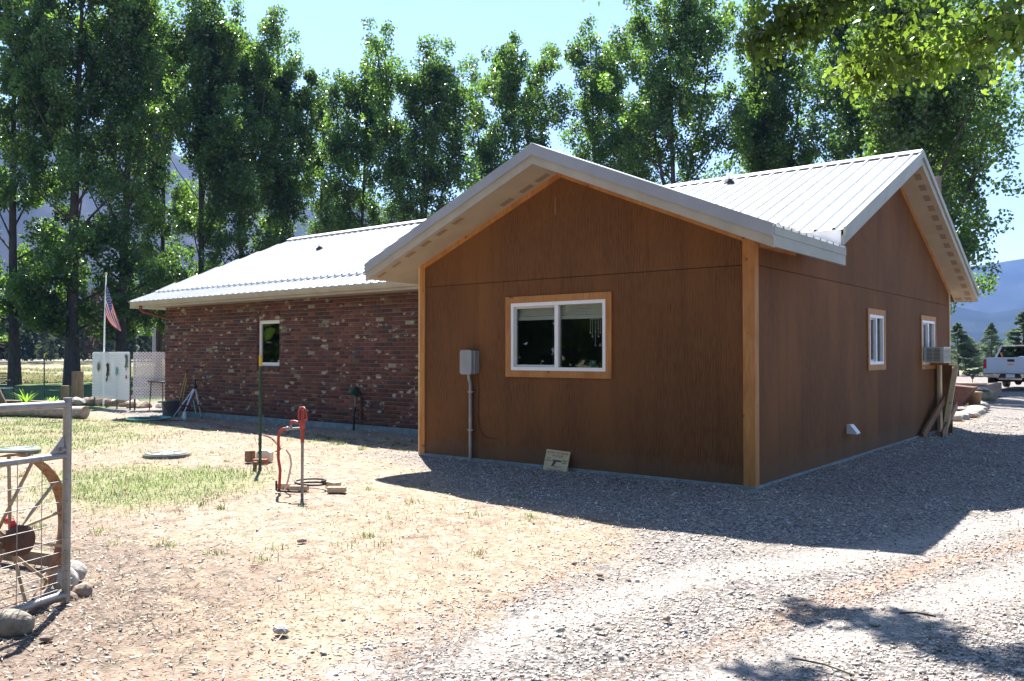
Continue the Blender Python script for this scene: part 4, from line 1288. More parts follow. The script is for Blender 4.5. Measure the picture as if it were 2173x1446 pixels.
# leaning painted notice
def sign():
    root = empty('leaning_sign', (-2.60, -.125, .0), 'small wooden notice with a pistol picture leaning on the brown front wall', 'sign')
    tilt = R(-18)
    def board(b): b.box(-.185, .185, -.008, .008, 0, .29)
    b = MB(); board(b); bd = b.build('board', M_SIGN, root); bd.rotation_euler = (tilt, 0, 0); bd.location = (0, 0, .0)
    bd.rotation_euler = (R(-16), R(2), 0)
    def text(t, size, x, z, mt):
        c = bpy.data.curves.new('lettering', 'FONT'); c.body = t; c.size = size; c.align_x = 'CENTER'; c.extrude = .0006
        o = bpy.data.objects.new('lettering', c); COL.objects.link(o)
        dg = bpy.context.evaluated_depsgraph_get(); me = bpy.data.meshes.new_from_object(o.evaluated_get(dg))
        bpy.data.objects.remove(o)
        o = bpy.data.objects.new('lettering', me); COL.objects.link(o); me.materials.clear(); me.materials.append(mt)
        o.parent = bd; o.location = (x, -.0092, z); o.rotation_euler = (R(90), 0, 0)
    text('BEFORE YOU ENTER', .036, 0, .243, M_SIGNRED)
    text('THE HOUSE', .034, .0, .205, M_SIGNINK)
    text('STOP', .028, -.125, .17, M_SIGNINK); text('KNOCK', .028, -.125, .14, M_SIGNINK)
    text('THEN', .028, .125, .155, M_SIGNINK); text('WAIT', .028, .125, .125, M_SIGNINK)
    text('WE', .034, -.05, .07, M_SIGNINK); text('SHOOT', .034, .045, .068, M_SIGNRED)
    text('IF YOU DO NOT', .032, 0, .028, M_SIGNINK)
    g_ = MB(); y = -.0105
    g_.prism([(-.06, y, .165), (.075, y, .165), (.075, y, .145), (.005, y, .143), (-.03, y, .085), (-.065, y, .085), (-.045, y, .14), (-.06, y, .15)], (0, .0015, 0))
    g_.build('pistol_picture', M_SIGNINK, bd)
sign()

# air conditioner in the far side window, carried on a lumber stand
make('air_conditioner', (0, 8.12, 0), 'beige window air conditioner jutting from the far window of the side wall', 'air conditioner', [
    ('case', M_AC, lambda b: b.box(.01, .34, -.30, .30, 1.36, 1.65)),
    ('side_grille', M_GRILLE, lambda b: (b.box(.06, .155, -.305, -.301, 1.39, 1.62), b.box(.17, .28, -.305, -.301, 1.39, 1.62))),
    ('rear_grille', M_GRILLE, lambda b: [b.box(.341, .346, -.26, .26, 1.385 + .022 * k, 1.396 + .022 * k) for k in range(11)]),
    ('louvre', M_AC, lambda b: [b.box(.06, .28, -.310, -.3055, 1.395 + .025 * k, 1.404 + .025 * k) for k in range(9)]),
])
make('lumber_stand', (.24, 8.75, 0), 'rough lumber stand of upright boards under the air conditioner', 'stand', [
    ('board', M_CEDARX, lambda b: b.box(-.19, -.15, -.05, .24, 0, 1.31)),
    ('board', cedar_mat('brown_board', (.17, .085, .04), (.26, .14, .07), (.12, .06, .03)), lambda b: b.box(-.12, .05, .02, .06, 0, 1.31)),
    ('cross_board', M_CEDAR, lambda b: b.box(-.22, .10, -.5, .28, 1.315, 1.357)),
])
M_BROWNB = MATS['brown_board']
single('wood_plank', M_CEDARX, lambda b: b.board((.06, -.40, 0), (.16, .12, 1.24), .09, .035, (1, 0, 0)), 'pale plank leaning upright against the lumber stand', 'plank', (.20, 8.6, .02), 'loose planks by the side wall')
single('wood_plank', M_BROWNB, lambda b: b.board((-.10, -1.35, 0.05), (-.02, .22, .72), .14, .04, (0, 0, 1)), 'dark brown plank propped at a slant on the wall foot beside the stand', 'plank', (.18, 8.7, 0), 'loose planks by the side wall')
single('wood_plank', M_BROWNB, lambda b: b.board((.02, -.85, 0.04), (.02, .45, .55), .14, .04, (0, 0, 1)), 'second slanting dark plank nearer the stand, partly behind it', 'plank', (.26, 8.75, 0), 'loose planks by the side wall')

# window wind chime and jar inside the front window
make('wind_chime', (-2.13, .11, 0), 'beaded wind chime hanging inside the right half of the front window', 'wind chime', [
    ('ring', M_ALU, lambda b: b.tube([(.08 * math.cos(a), .08 * math.sin(a) * .4, 1.965) for a in [k * .5236 for k in range(13)]], .004, 5)),
    ('strand', M_ALU, lambda b: [b.tube([(x, 0, 1.96), (x, 0, z)], .0035, 4) for x, z in ((-.075, 1.79), (-.045, 1.74), (0, 1.63), (.045, 1.74), (.075, 1.79))]),
    ('bead', M_ALU, lambda b: [b.lathe([(0, -.014), (.012, 0), (0, .014)], (x, 0, z), 8) for x, z in ((-.075, 1.79), (-.045, 1.74), (0, 1.63), (.045, 1.74), (.075, 1.79), (0, 1.80), (.045, 1.84))]),
])
single('jar', basemat('teal_glazed_jar', (.06, .22, .17), .25), lambda b: b.lathe([(.0, 0), (.05, 0), (.07, .05), (.07, .11), (.045, .14), (.045, .16)], (0, 0, 0), 16), 'teal jar standing on the inner sill of the front window', 'jar', (-2.2, .18, 1.28))

# electricity meter, pipe and faucet on the brick wall
make('electric_meter', (-9.25, 2.38, 0), 'dark green meter with pipes on the brick wall', 'meter', [
    ('meter_body', M_DKGREEN, lambda b: (rbox(b, -.07, .07, -.13, -.02, .68, .86, .04), b.lathe([(.0, -.18), (.055, -.18), (.06, -.13)], (0, 0, .77), 14, 'y'))),
    ('pipe', M_GALV, lambda b: b.tube([(.02, -.07, .68), (.02, -.07, .47)], .013, 6)),
    ('pipe', M_BLACK, lambda b: b.tube([(.02, -.07, .47), (-.01, -.08, .30), (0, -.09, .02), (0, -.09, -.1)], .022, 7)),
    ('pipe', M_RUSTD, lambda b: b.tube([(.06, -.03, .74), (.13, -.03, .68), (.15, -.03, .60), (.15, -.03, .22)], .024, 7)),
])
make('faucet', (-8.80, 2.38, .50), 'small round garden faucet on the brick wall right of the meter', 'faucet', [
    ('spout', M_RUSTD, lambda b: b.tube([(0, 0, .02), (0, -.08, .02), (-.02, -.10, -.03)], .014, 7)),
    ('handwheel', M_GALV, lambda b: b.tube([(.045 * math.cos(a), -.10, .045 * math.sin(a) + .03) for a in [k * .5236 for k in range(13)]], .009, 6)),
])

# garbage pail with sticks, tripod, pipe stub, hoses
make('pail', (-15.75, 2.05, -.02), 'grey plastic garbage pail with tilted lid at the foot of the brick wall', 'pail', [
    ('pail_body', M_BUCKET, lambda b: b.lathe([(.0, 0), (.15, 0), (.17, .02), (.20, .34), (.21, .34), (.21, .36)], n=20)),
    ('lid', M_BUCKET, lambda b: b.obox((.02, 0, .385), (.22, 0, .02), (0, .22, 0), (-.002, 0, .018))),
    ('handle', M_GALV, lambda b: b.tube([(.0, -.20, .30), (.12, -.23, .22), (.2, -.17, .15)], .007, 5)),
])
make('long_handled_tool', (-15.66, 2.26, .30), 'yellow-handled garden tool leaning on the brick wall above the grey pail', 'tool', [
    ('handle', M_STICK, lambda b: b.tube([(-.05, 0, .05), (.17, .06, .78)], .013, 6)),
    ('tool_head', M_RUSTD, lambda b: b.obox((.18, .05, .80), (.045, 0, .0), (0, .018, 0), (.01, 0, .03))),
])
single('yellow_stick', M_STICK, lambda b: b.tube([(0, 0, 0), (.12, .05, .62)], .012, 6), 'second shorter yellow stick beside the tool handle on the brick wall', 'stick', (-15.58, 2.26, .30))
def tripod_parts():
    top = (0, 0, .74); L = []
    feet = [(-.52, -.28, .0), (.10, -.42, .0), (.08, .12, .0)]
    for f in feet:
        def leg(b, f=f):
            m1 = [top[k] * .42 + f[k] * .58 for k in range(3)]
            b.tube([top, m1], .021, 7); b.tube([m1, f], .013, 7)
        def foot(b, f=f):
            m1 = [top[k] * .42 + f[k] * .58 for k in range(3)]
            b.lathe([(0, -.02), (.024, -.02), (.024, .02), (0, .02)], m1, 8); b.lathe([(0, 0), (.02, 0), (.012, .04)], f, 8)
        L.append(('leg', M_ALU, leg, [('leg_clamp', M_BLACK, foot)]))
    L.append(('head', M_BLACK, lambda b: (b.lathe([(0, .70), (.045, .70), (.05, .78), (.02, .80), (.02, .90), (0, .90)], n=10), b.box(-.04, .04, -.03, .03, .90, .93))))
    L.append(('brace', M_ALU, lambda b: b.tube([(-.20, -.11, .46), (.03, -.14, .42)], .008, 5)))
    return L
make('tripod', (-14.75, 2.12, -.01), 'silver tripod with black head standing before the brick wall', 'tripod', tripod_parts())
single('pipe_stub', M_WHITE, lambda b: b.tube([(0, 0, -.05), (0, 0, .165)], .04, 10), 'short white plastic pipe stub in the shade beside the hose coil', 'pipe', (-14.53, 1.72, 0))
single('garden_hose', M_HOSE_T, lambda b: b.tube([(.55 * math.cos(k * .35) * (1 + .05 * math.sin(k * 1.7)) * (1 + .012 * k) * .72, .42 * math.sin(k * .35 + .1 * math.sin(k)) * .75 * (1 + .012 * k), .012 + .0012 * k) for k in range(44)] + [(.40, .50, .015), (.52, .74, .012), (.42, .98, .10), (.16, 1.08, .30), (.05, 1.12, .42)], .013, 6), 'teal garden hose coiled on the ground before the brick wall', 'hose', (-14.85, .98, .005))
single('garden_hose', M_HOSE_R, lambda b: b.tube([(.40 * math.cos(k * .42), .30 * math.sin(k * .42), .012 + .001 * k) for k in range(24)] + [(.7, .35, .012), (1.6, .45, .01), (3.2, .1, .01), (4.6, -.35, .01), (5.6, -.75, .012), (6.9, -1.5, .02), (7.6, -2.1, .03)], .012, 6), 'brown-red hose running from the teal coil along the foot of the brick wall', 'hose', (-14.7, 1.0, .01))

# steel T-posts
def tpost(loc, h, label, leanx=0.):
    make('fence_post', loc, label, 'post', [
        ('post_shaft', M_DKGREEN, lambda b: (b.board((0, 0, -.2), (leanx, 0, h - .14), .035, .008, (1, 0, 0)), b.board((0, .015, -.2), (leanx, .015, h - .14), .008, .028, (1, 0, 0)))),
        ('post_tip', M_YELLOW, lambda b: (b.board((leanx, 0, h - .139), (leanx, 0, h), .036, .009, (1, 0, 0)), b.board((leanx, .015, h - .139), (leanx, .015, h), .009, .029, (1, 0, 0)))),
        ('stud', M_DKGREEN, lambda b: [b.box(-.012, .012, -.016, -.004, .1 + .12 * k, .125 + .12 * k) for k in range(int((h - .3) / .12))]),
    ], 'green steel posts with yellow tips')
tpost((-5.72, -2.35, 0), 1.50, 'green steel post with yellow tip standing in the yard left of the red hydrant', -.0)
tpost((-25.7, 3.2, 0), 1.55, 'green steel post with yellow tip on the far lawn left of the two stumps', 0)
single('wood_stake', M_WOODOLD, lambda b: b.tube([(0, 0, -.05), (.02, 0, .13)], .026, 7), 'short broken stake at the base of the nearer green post', 'stake', (-5.70, -2.44, 0))
b = MB(); b.tube([(0, 0, .62), (-.04, -.02, .5), (-.07, 0, .42), (-.03, 0, .34)], .003, 4)
tag(b.build('wire_loop', M_RUSTD, None, (-5.74, -2.36, 0)), 'loop of thin wire hanging on the nearer green post', 'wire')

# red yard hydrant with stand pipe and hose
def hyd_body(b):
    b.tube([(0, 0, -.1), (0, 0, .40)], .020, 9)
hydr = make('yard_hydrant', (-3.83, -3.12, 0), 'red yard hydrant with arched lever standing in the dry yard', 'hydrant', [
    ('standpipe', M_GALV, lambda b: b.tube([(0, 0, -.1), (0, 0, .66)], .019, 10)),
    ('red_sleeve', M_RED, lambda b: b.tube([(0, 0, .66), (0, 0, .86)], .024, 10)),
    ('head_casting', M_RED, lambda b: (b.lathe([(0, .84), (.036, .84), (.036, .93), (.02, .96), (.014, 1.08), (0, 1.08)], n=12), b.tube([(0, 0, .90), (-.10, -.05, .93), (-.14, -.07, .93), (-.15, -.075, .88)], .018, 8))),
    ('lever', M_RED, lambda b: (b.tube([(-.075, -.0, .95), (-.08, -.0, 1.06), (-.05, 0, 1.11), (.03, 0, 1.115), (.07, 0, 1.08), (.095, 0, .96), (.06, 0, .95)], .011, 7), b.tube([(-.02, 0, 1.10), (-.005, 0, .96)], .012, 6), b.tube([(.03, 0, 1.11), (.02, 0, .96)], .012, 6))),
    ('nozzle', M_GALV, lambda b: (b.tube([(-.145, -.07, .885), (-.145, -.07, .83)], .016, 8), b.tube([(-.02, -.01, .845), (-.20, -.095, .83)], .014, 8), b.lathe([(0, -.02), (.026, -.02), (.026, .02), (0, .02)], (-.19, -.09, .835), 8, 'x'))),
])
hydr.scale = (.84, .84, .84)
single('hydrant_hose', M_RED, lambda b: b.tube([(0, 0, 0), (-.04, -.02, .0), (-.075, -.035, -.03), (-.09, -.045, -.10), (-.09, -.045, -.33), (-.07, -.035, -.45), (-.08, -.04, -.68)], .0165, 8), 'faded red pipe arching from the hydrant spout down to the ground', 'pipe', (-3.995, -3.20, .697))
single('hose_end', basemat('pale_rubber_hose', (.62, .50, .42), .6), lambda b: b.tube([(0, 0, .46), (.04, .02, .40), (.05, .03, .30), (.02, .01, .12), (-.02, 0, .02)], .011, 7), 'pale looped hose hanging behind the faded red pipe', 'hose', (-4.06, -3.16, .0))
single('black_hose', M_BLACK, lambda b: b.tube([(.20 * math.cos(k * .5), .15 * math.sin(k * .5), .07 - .003 * k + .01) for k in range(22)] + [(-.25, -.1, .02)], .012, 6), 'black hose coiled over the bricks beside the hydrant', 'hose', (-4.02, -2.86, .02))
single('black_pipe', M_BLACK, lambda b: b.tube([(0, 0, .13), (.0, 0, .03), (.03, 0, .02), (.25, .10, .02)], .012, 6), 'short black pipe running low between the hydrant legs', 'pipe', (-4.10, -3.26, 0))

def cored_brick(loc, rz, label, m=M_TAN, L=.20, W=.095, H=.06):
    def body(b):
        b.box(-L / 2, L / 2, -W / 2, W / 2, 0, H)
    def core(b):
        for k in (-1, 0, 1): b.lathe([(0, H + .0006), (.016, H + .0006), (.016, H - .0), (0, H - .0)], (k * .055, 0, 0), 10)
    root = empty('cored_brick', loc, label, 'brick', 'loose bricks by the hydrant', R(rz))
    b = MB(); body(b); o = b.build('brick_body', m, root)
    mod = o.modifiers.new('bevel', 'BEVEL'); mod.width = .006; mod.segments = 2
    b = MB(); core(b); b.build('hole_shade_disc', M_DARKGAP, root)  # flat dark discs painted in for the shade inside the core holes
cored_brick((-4.25, -3.02, 0), 22, 'tan brick lying at the foot of the faded red pipe')
cored_brick((-4.00, -3.03, 0), 35, 'tan brick lying left of the hydrant standpipe')
cored_brick((-3.60, -2.83, 0), 40, 'single tan brick lying right of the hydrant')
cored_brick((-3.92, -2.62, 0), -8, 'tan brick behind the hydrant under the black hose end')
cored_brick((-6.35, -1.90, 0), 30, 'brown brick lying in front of the white block by the green post', M_REDBRICK)
single('white_block', M_CREAMBLK, lambda b: b.prism([(-.10, -.07, 0), (.10, -.07, 0), (.10, -.07, .13), (.05, -.07, .16), (-.06, -.07, .16), (-.10, -.07, .13)], (0, .14, 0)), 'cream square block on the ground behind the green post', 'block', (-6.5, -1.72, 0), rz=R(35))
single('rusty_can', M_RUST, lambda b: b.lathe([(0, 0), (.07, 0), (.075, .02), (.075, .15), (.065, .16), (.0, .155)], n=14), 'rusty can standing left of the cream block', 'can', (-6.62, -1.88, 0))

# septic covers
def lid(loc, label, m):
    make('access_lid', loc, label, 'lid', [
        ('rim', M_LID, lambda b: b.lathe([(.31, -.03), (.325, 0), (.325, .035), (.30, .045)], n=36)),
        ('cover', m, lambda b: (b.lathe([(.30, .040), (.30, .052), (.25, .058), (0, .062)], n=36), [b.obox((.17 * math.cos(a), .17 * math.sin(a), .062), (.07 * math.cos(a), .07 * math.sin(a), 0), (-.008 * math.sin(a), .008 * math.cos(a), 0), (0, 0, .004)) for a in [k * .7854 for k in range(8)]])),
    ], 'round septic tank lids in the yard')
lid((-8.15, -2.28, .0), 'grey-green round septic lid in the open yard left of the green post', M_LID)
lid((-10.3, -3.50, .02), 'teal round septic lid seen over the middle rail of the gate', M_LIDT)

# ------------------------------------------------------------------ gate, wheel and stones at lower left
ga = Vector((-1.70, -6.52, 0)); gb = Vector((-.80, -8.78, 0)); gd = (gb - ga).normalized(); GLn = (gb - ga).length
def gate_parts():
    def rail(z0, z1_, r=.023): return lambda b: b.tube([(0, 0, z0), (GLn, 0, z1_)], r, 12)
    parts = [
        ('end_post', M_GALV, lambda b: b.tube([(0, 0, -.005), (0, 0, 1.245)], .0245, 14)),
        ('end_post', M_GALV, lambda b: b.tube([(GLn, 0, 0), (GLn, 0, 1.27)], .024, 12)),
        ('top_rail', M_GALV, rail(1.205, 1.235)), ('middle_rail', M_GALV, rail(.893, .918, .019)), ('bottom_rail', M_GALV, rail(.045, .075)),
        ('gusset_plate', M_GALV, lambda b: (b.prism([(.01, -.003, .90), (.13, -.003, .915), (.015, -.003, 1.03)], (0, .006, 0)), b.lathe([(0, -.03), (.012, -.03), (.012, .03), (0, .03)], (.05, 0, .935), 8, 'y')))]
    for z in (.742, .618, .485, .389, .314, .236, .189, .137, .092):
        parts.append(('horizontal_wire', M_GALV, lambda b, z=z: b.tube([(-.026, .022, z), (GLn, .022, z + .02)], .0028, 5)))
    for k in range(14):
        parts.append(('vertical_wire', M_GALV, lambda b, k=k: b.tube([(.04 + .17 * k, .026, .06), (.04 + .17 * k, .026, .90 if k else .30)], .0026, 5)))
    return parts
make('farm_gate', tuple(ga), 'galvanised tube and wire gate standing open at the left edge', 'gate', gate_parts(), rz=math.atan2(gd.y, gd.x))
# steel wagon wheel standing behind the gate
def wheel():
    c = Vector((-1.84, -6.83, .41)); rz = R(116)
    root = empty('wagon_wheel', tuple(c), 'rusty steel wagon wheel with pale spokes behind the wire gate', 'wheel', None, rz)
    Rr, wd = .51, .045
    b = MB(); n = 48; vs = []; fs = []
    for k in range(n):
        a = 2 * math.pi * k / n
        for (rr, y) in ((Rr, -wd), (Rr, wd), (Rr - .008, wd), (Rr - .008, -wd)): vs.append((rr * math.cos(a), y, rr * math.sin(a)))
    for k in range(n):
        for j in range(4): fs.append((4 * k + j, 4 * k + (j + 1) % 4, 4 * ((k + 1) % n) + (j + 1) % 4, 4 * ((k + 1) % n) + j))
    b.add(vs, fs); b.build('rim', M_RUST, root)
    for k in range(14):
        a = 2 * math.pi * (k + .35) / 14; s = (-1) ** k
        b = MB(); b.tube([(.05 * math.cos(a), .055 * s, .05 * math.sin(a)), ((Rr - .005) * math.cos(a), .012 * s, (Rr - .005) * math.sin(a))], .0105, 6)
        b.build('spoke', M_SPOKE, root)
    b = MB(); b.lathe([(.0, -.16), (.085, -.16), (.09, -.15), (.09, -.10), (.055, -.09), (.055, .09), (.075, .10), (.075, .15), (0, .15)], axis='y', n=20)
    b.build('hub', M_RUSTD, root)
    b = MB(); b.tube([(-.02, -.1, .09), (.05, -.02, .10), (.10, .06, .09)], .02, 7); b.build('red_collar', M_REDPAINT, root)
wheel()

def rock(loc, sx, sy, sz, label, m=M_ROCK, seed=0, group=None, name='stone', cat='stone', rz=0, sub=2, rough=.28):
    bm = bmesh.new(); bmesh.ops.create_icosphere(bm, subdivisions=sub, radius=1)
    r = np.random.default_rng(seed)
    k = r.normal(size=(7, 3)); ph = r.uniform(0, 6, 7)
    for v in bm.verts:
        p = np.array(v.co); s = 1 + rough * .35 * sum(math.sin(2.1 * float(k[i] @ p) + ph[i]) for i in range(7)) / 2.2
        v.co = Vector((p[0] * s * sx, p[1] * s * sy, max(-.55, p[2] * s) * sz))
    me = bpy.data.meshes.new(name); bm.to_mesh(me); bm.free(); me.materials.append(m)
    me.polygons.foreach_set('use_smooth', [sub > 2] * len(me.polygons))
    o = bpy.data.objects.new(name, me); COL.objects.link(o); o.location = loc; o.rotation_euler = (0, 0, rz)
    return tag(o, label, cat, group)
GS = 'stones by the gate and wheel'
rock((-1.36, -6.97, .03), .15, .09, .085, 'large grey stone at the left edge below the gate', mottled('grey_tan_rock', (.15, .135, .11), (.28, .25, .21), 12, .95, bs=.9, bd=.03), 1, GS, rz=.5, sub=3)
rock((-2.12, -6.30, .06), .11, .09, .075, 'rounded white stone behind the wheel rim', M_ROCK, 2, GS, sub=3)
rock((-1.98, -6.40, .05), .10, .07, .09, 'upright white stone just left of the gate post', M_ROCK, 3, GS, sub=3)
rock((-1.78, -6.38, .02), .07, .055, .055, 'brown and white stone at the foot of the gate post', M_ROCKD, 4, GS)
rock((-1.83, -6.52, .00), .16, .07, .05, 'flat dark stone lying under the gate post', M_ROCKD, 5, GS, rz=.6)
rock((-2.35, -6.75, .02), .06, .05, .04, 'small white stone behind the wheel hub', M_ROCK, 6, GS)
rock((-1.95, -7.0, .02), .09, .07, .05, 'brown clod under the bottom rail of the gate', M_ROCKD, 16, GS)
single('old_plank', M_WOODOLD, lambda b: b.board((-.55, -.12, .03), (.55, .12, .05), .09, .05), 'weathered plank lying behind the wagon wheel', 'plank', (-3.0, -6.33, .02))
GP = 'single stones on the dusty yard'
for i, (x, y, s, lab) in enumerate([(-.2, -6.04, .055, 'flat rounded pale stone alone in the foreground dust'), (-1.05, -6.9, .035, 'small dark stone left in the foreground'), (1.35, -4.55, .035, 'dark chunk of stone on the gravel near the dappled shade'),
        (1.15, -4.95, .03, 'brown pebble left of the dappled shade'), (1.0, -5.1, .028, 'pale pebble in the foreground gravel'), (2.3, -3.9, .04, 'flat stone right of the dappled shade edge'), (.55, -4.0, .03, 'dark pebble in the sunlit gravel before the house shadow'), (-1.9, -4.6, .04, 'brown stone on the dusty yard between gate and house')]):
    rock((x, y, .01), s, s * .7, s * .55, lab, M_ROCKD if i in (1, 2, 6, 7) else M_ROCK, 20 + i, GP, rz=i, sub=2)
single('fallen_stick', M_TWIG, lambda b: b.tube([(-.09, 0, .012), (0, .01, .02), (.10, -.015, .012)], .006, 5), 'brown stick lying on the gravel at the right', 'stick', (2.45, -3.6, 0), rz=.4)
single('fallen_stick', M_TWIG, lambda b: b.tube([(-.16, 0, .012), (0, .012, .018), (.15, -.01, .012)], .005, 5), 'long thin stick in the dappled shade at the bottom right', 'stick', (2.3, -4.75, 0), rz=-.1)

# ------------------------------------------------------------------ flag, lattice, garden corner on the left
def flag():
    P0 = (-21.12, 2.98, 0)
    root = empty('flagpole', P0, 'thin white flagpole rising behind the white lattice', 'flagpole')
    b = MB(); b.tube([(0, 0, -.1), (.02, 0, 2.2), (.10, 0, 3.86)], [.028, .024, .018], 9); b.build('pole', M_WHITE, root)
    b = MB(); b.lathe([(0, 0), (.03, .0), (.036, .03), (.02, .06), (0, .065)], (.10, 0, 3.86), 10); b.build('finial', M_STICK, root)
    # drooping flag: hoist edge on the pole, fly end hanging down to the right
    me_m = basemat('flag_cloth', rough=.8)
    n_, l_ = nodes_of(me_m)
    red = (.27, .004, .01); white = (.36, .36, .38); blue = (.02, .03, .14)
    NU, NV = 40, 26
    hoist_top = Vector((.085, 0, 3.62)); hoist_bot = Vector((.055, 0, 2.72))
    rt_v = Vector((.783, .622, 0)); vs = []; fs = []; mi = []
    for i in range(NU + 1):
        u = i / NU
        for j in range(NV + 1):
            v = j / NV
            h = hoist_top.lerp(hoist_bot, v)
            # top edge falls steeply; lower edge gathers under it
            top = hoist_top + rt_v * (.44 * u ** .85) + Vector((0, 0, -1.38 * u))
            bot = hoist_bot + rt_v * (.17 * u ** .8 + .28 * u ** 3) + Vector((0, 0, -.62 * u + .10 * u * u))
            p = top.lerp(bot, v)
            p += Vector((.622, -.783, 0)) * (.045 * math.sin(v * 9 + u * 4) * (.3 + u))
            vs.append(p)
    cols = {}
    for i in range(NU):
        for j in range(NV):
            a = i * (NV + 1) + j
            fs.append((a, a + 1, a + NV + 2, a + NV + 1))
            mi.append(2 if (i < NU * .4 and j < 14) else (j // 2) % 2)
    b = MB(); b.mats = [basemat('flag_red', red, .8), basemat('flag_white', white, .8), basemat('flag_blue', blue, .8)]
    b.v = [tuple(v) for v in vs]; b.f = fs; b.mi = mi; b.sm = [True] * len(fs)
    fl = b.build('cloth', None, None); fl.location = P0
    for m in b.mats:
        nn, ll = nodes_of(m); t = nn.new('ShaderNodeBsdfTranslucent'); t.inputs[0].default_value = nn['Principled BSDF'].inputs['Base Color'].default_value
        mx = nn.new('ShaderNodeMixShader'); mx.inputs[0].default_value = .22
        ll.new(nn['Principled BSDF'].outputs[0], mx.inputs[1]); ll.new(t.outputs[0], mx.inputs[2]); ll.new(mx.outputs[0], nn['Material Output'].inputs[0])
    fl.name = 'flag'; tag(fl, 'red, white and blue striped flag with stars hanging limp from the pole', 'flag')
    s = MB()
    for r_ in range(9):
        for c in range(6 if r_ % 2 == 0 else 5):
            u = .4 * ((c + (.5 if r_ % 2 == 0 else 1.)) / 6); v = 14 / 26 * (r_ + .7) / 9.6
            i, j = int(u * NU), int(v * NV); p = Vector(vs[i * (NV + 1) + j])
            q = Vector((.622, -.783, 0)) * -.0
            for off in (-.012, .012):
                pts = []
                for k in range(10):
                    a = math.pi / 2 + k * math.pi / 5; rr = .022 if k % 2 == 0 else .0095
                    pts.append(p + rt_v * rr * math.cos(a) + Vector((0, 0, rr * math.sin(a))) + Vector((.622, -.783, 0)) * off)
                s.add(pts, [tuple(range(10))])
    s.build('star', b.mats[1], fl)
flag()

def lattice(origin, direc, L, z0, z1_, label, posts):
    direc = Vector(direc).normalized(); root = empty('lattice_panel', origin, label, 'lattice', 'white lattice screens', math.atan2(direc.y, direc.x))
    b = MB(); w, sp, H = .034, .085, z1_ - z0
    def strip(x, sgn, y):
        # 45 degree slat clipped to the panel rectangle
        pts = []
        xa, za, xb, zb = x, 0, x + sgn * H, H
        def clip(xa, za, xb, zb):
            if sgn > 0:
                if xa < 0: za += -xa; xa = 0
                if xb > L: zb -= xb - L; xb = L
            else:
                if xa > L: za += xa - L; xa = L
                if xb < 0: zb -= -xb; xb = 0
            return xa, za, xb, zb
        xa, za, xb, zb = clip(xa, za, xb, zb)
        if zb - za < .03: return
        h = w * .7071
        b.add([(xa - h * .5 * sgn, y, z0 + za + h * .5), (xa + h * .5 * sgn, y, z0 + za - h * .5), (xb + h * .5 * sgn, y, z0 + zb - h * .5), (xb - h * .5 * sgn, y, z0 + zb + h * .5)], [(0, 1, 2, 3)])
        b.add([(xa - h * .5 * sgn, y + .005, z0 + za + h * .5), (xa + h * .5 * sgn, y + .005, z0 + za - h * .5), (xb + h * .5 * sgn, y + .005, z0 + zb - h * .5), (xb - h * .5 * sgn, y + .005, z0 + zb + h * .5)], [(0, 1, 2, 3)])
    x = -H
    while x < L: strip(x, 1, -.003); x += sp
    x = 0
    while x < L + H: strip(x, -1, .004); x += sp
    sl = b.build('slat', M_LATTICE, root); tag(sl, kind='stuff')
    for px_ in posts:
        b = MB(); b.board((px_, .03, -.12), (px_, .03, z1_), .035, .03, (1, 0, 0)); b.build('post', M_DKGREEN, root)
    return root
LD = Vector((2.86, -.36, 0))
lattice((-21.45, 2.80, 0), LD, 2.95, .27, 1.58, 'white lattice panel hung with metal ornaments left of the brick wall', (.12, 1.95, 2.93))
lattice((-18.45, 2.50, 0), (.25, 1, 0), 2.3, .30, 1.58, 'white lattice panel end-on beside the brick corner, seen against the meadow', (0.05, 2.2))
ld = LD.normalized(); out = Vector((ld.y, -ld.x, 0))
def orn(t, z, build, m, label):
    b = MB(); build(b); o = b.build('wall_ornament', m, None, tuple(Vector((-21.45, 2.80, 0)) + ld * t + out * .03 + Vector((0, 0, z))))
    o.rotation_euler = (0, 0, math.atan2(ld.y, ld.x)); tag(o, label, 'ornament', 'metal ornaments hung on the lattice')
def sunorn(b, r1=.13, r0=.075):
    b.lathe([(0, -.01), (r0, -.01), (r0, .006)], (0, 0, 0), 16, 'y')
    for k in range(12):
        a = k * .5236; b.prism([((r0) * math.cos(a - .18), -.006, r0 * math.sin(a - .18)), (r1 * 1.1 * math.cos(a), -.006, r1 * 1.1 * math.sin(a)), (r0 * math.cos(a + .18), -.006, r0 * math.sin(a + .18))], (0, .006, 0))
def lizard(b):
    b.tube([(-.02, 0, .22), (.0, 0, .14), (.03, 0, .05), (0, 0, -.05), (-.03, 0, -.14), (.0, 0, -.24)], [.02, .03, .035, .03, .016, .005], 6)
    for s in (-1, 1):
        b.tube([(.01, 0, .10), (.09 * s, 0, .14), (.11 * s, 0, .19)], .01, 5); b.tube([(0, 0, -.05), (.09 * s, 0, -.08), (.10 * s, 0, -.14)], .01, 5)
orn(.62, 1.16, lambda b: sunorn(b, .15, .09), mottled('bronze_ornament', (.14, .12, .07), (.25, .22, .12), 20, .6), 'bronze sun ornament at the left of the lattice')
orn(1.37, 1.05, lizard, M_RUSTD, 'dark lizard ornament in the middle of the lattice')
orn(1.30, .80, lambda b: sunorn(b, .06, .03), M_RUSTD, 'tiny dark ornament below the lizard')
orn(2.08, 1.05, sunorn, basemat('turquoise_ornament', (.10, .35, .30), .5), 'turquoise round ornament right of the lizard')
orn(2.80, 1.30, lizard, mottled('grey_green_ornament', (.10, .13, .11), (.18, .22, .2), 20, .6), 'grey-green lizard ornament at the top right of the lattice')
orn(2.80, .90, lambda b: sunorn(b, .06, .03), M_RUSTD, 'little dark ornament low at the right end of the lattice')

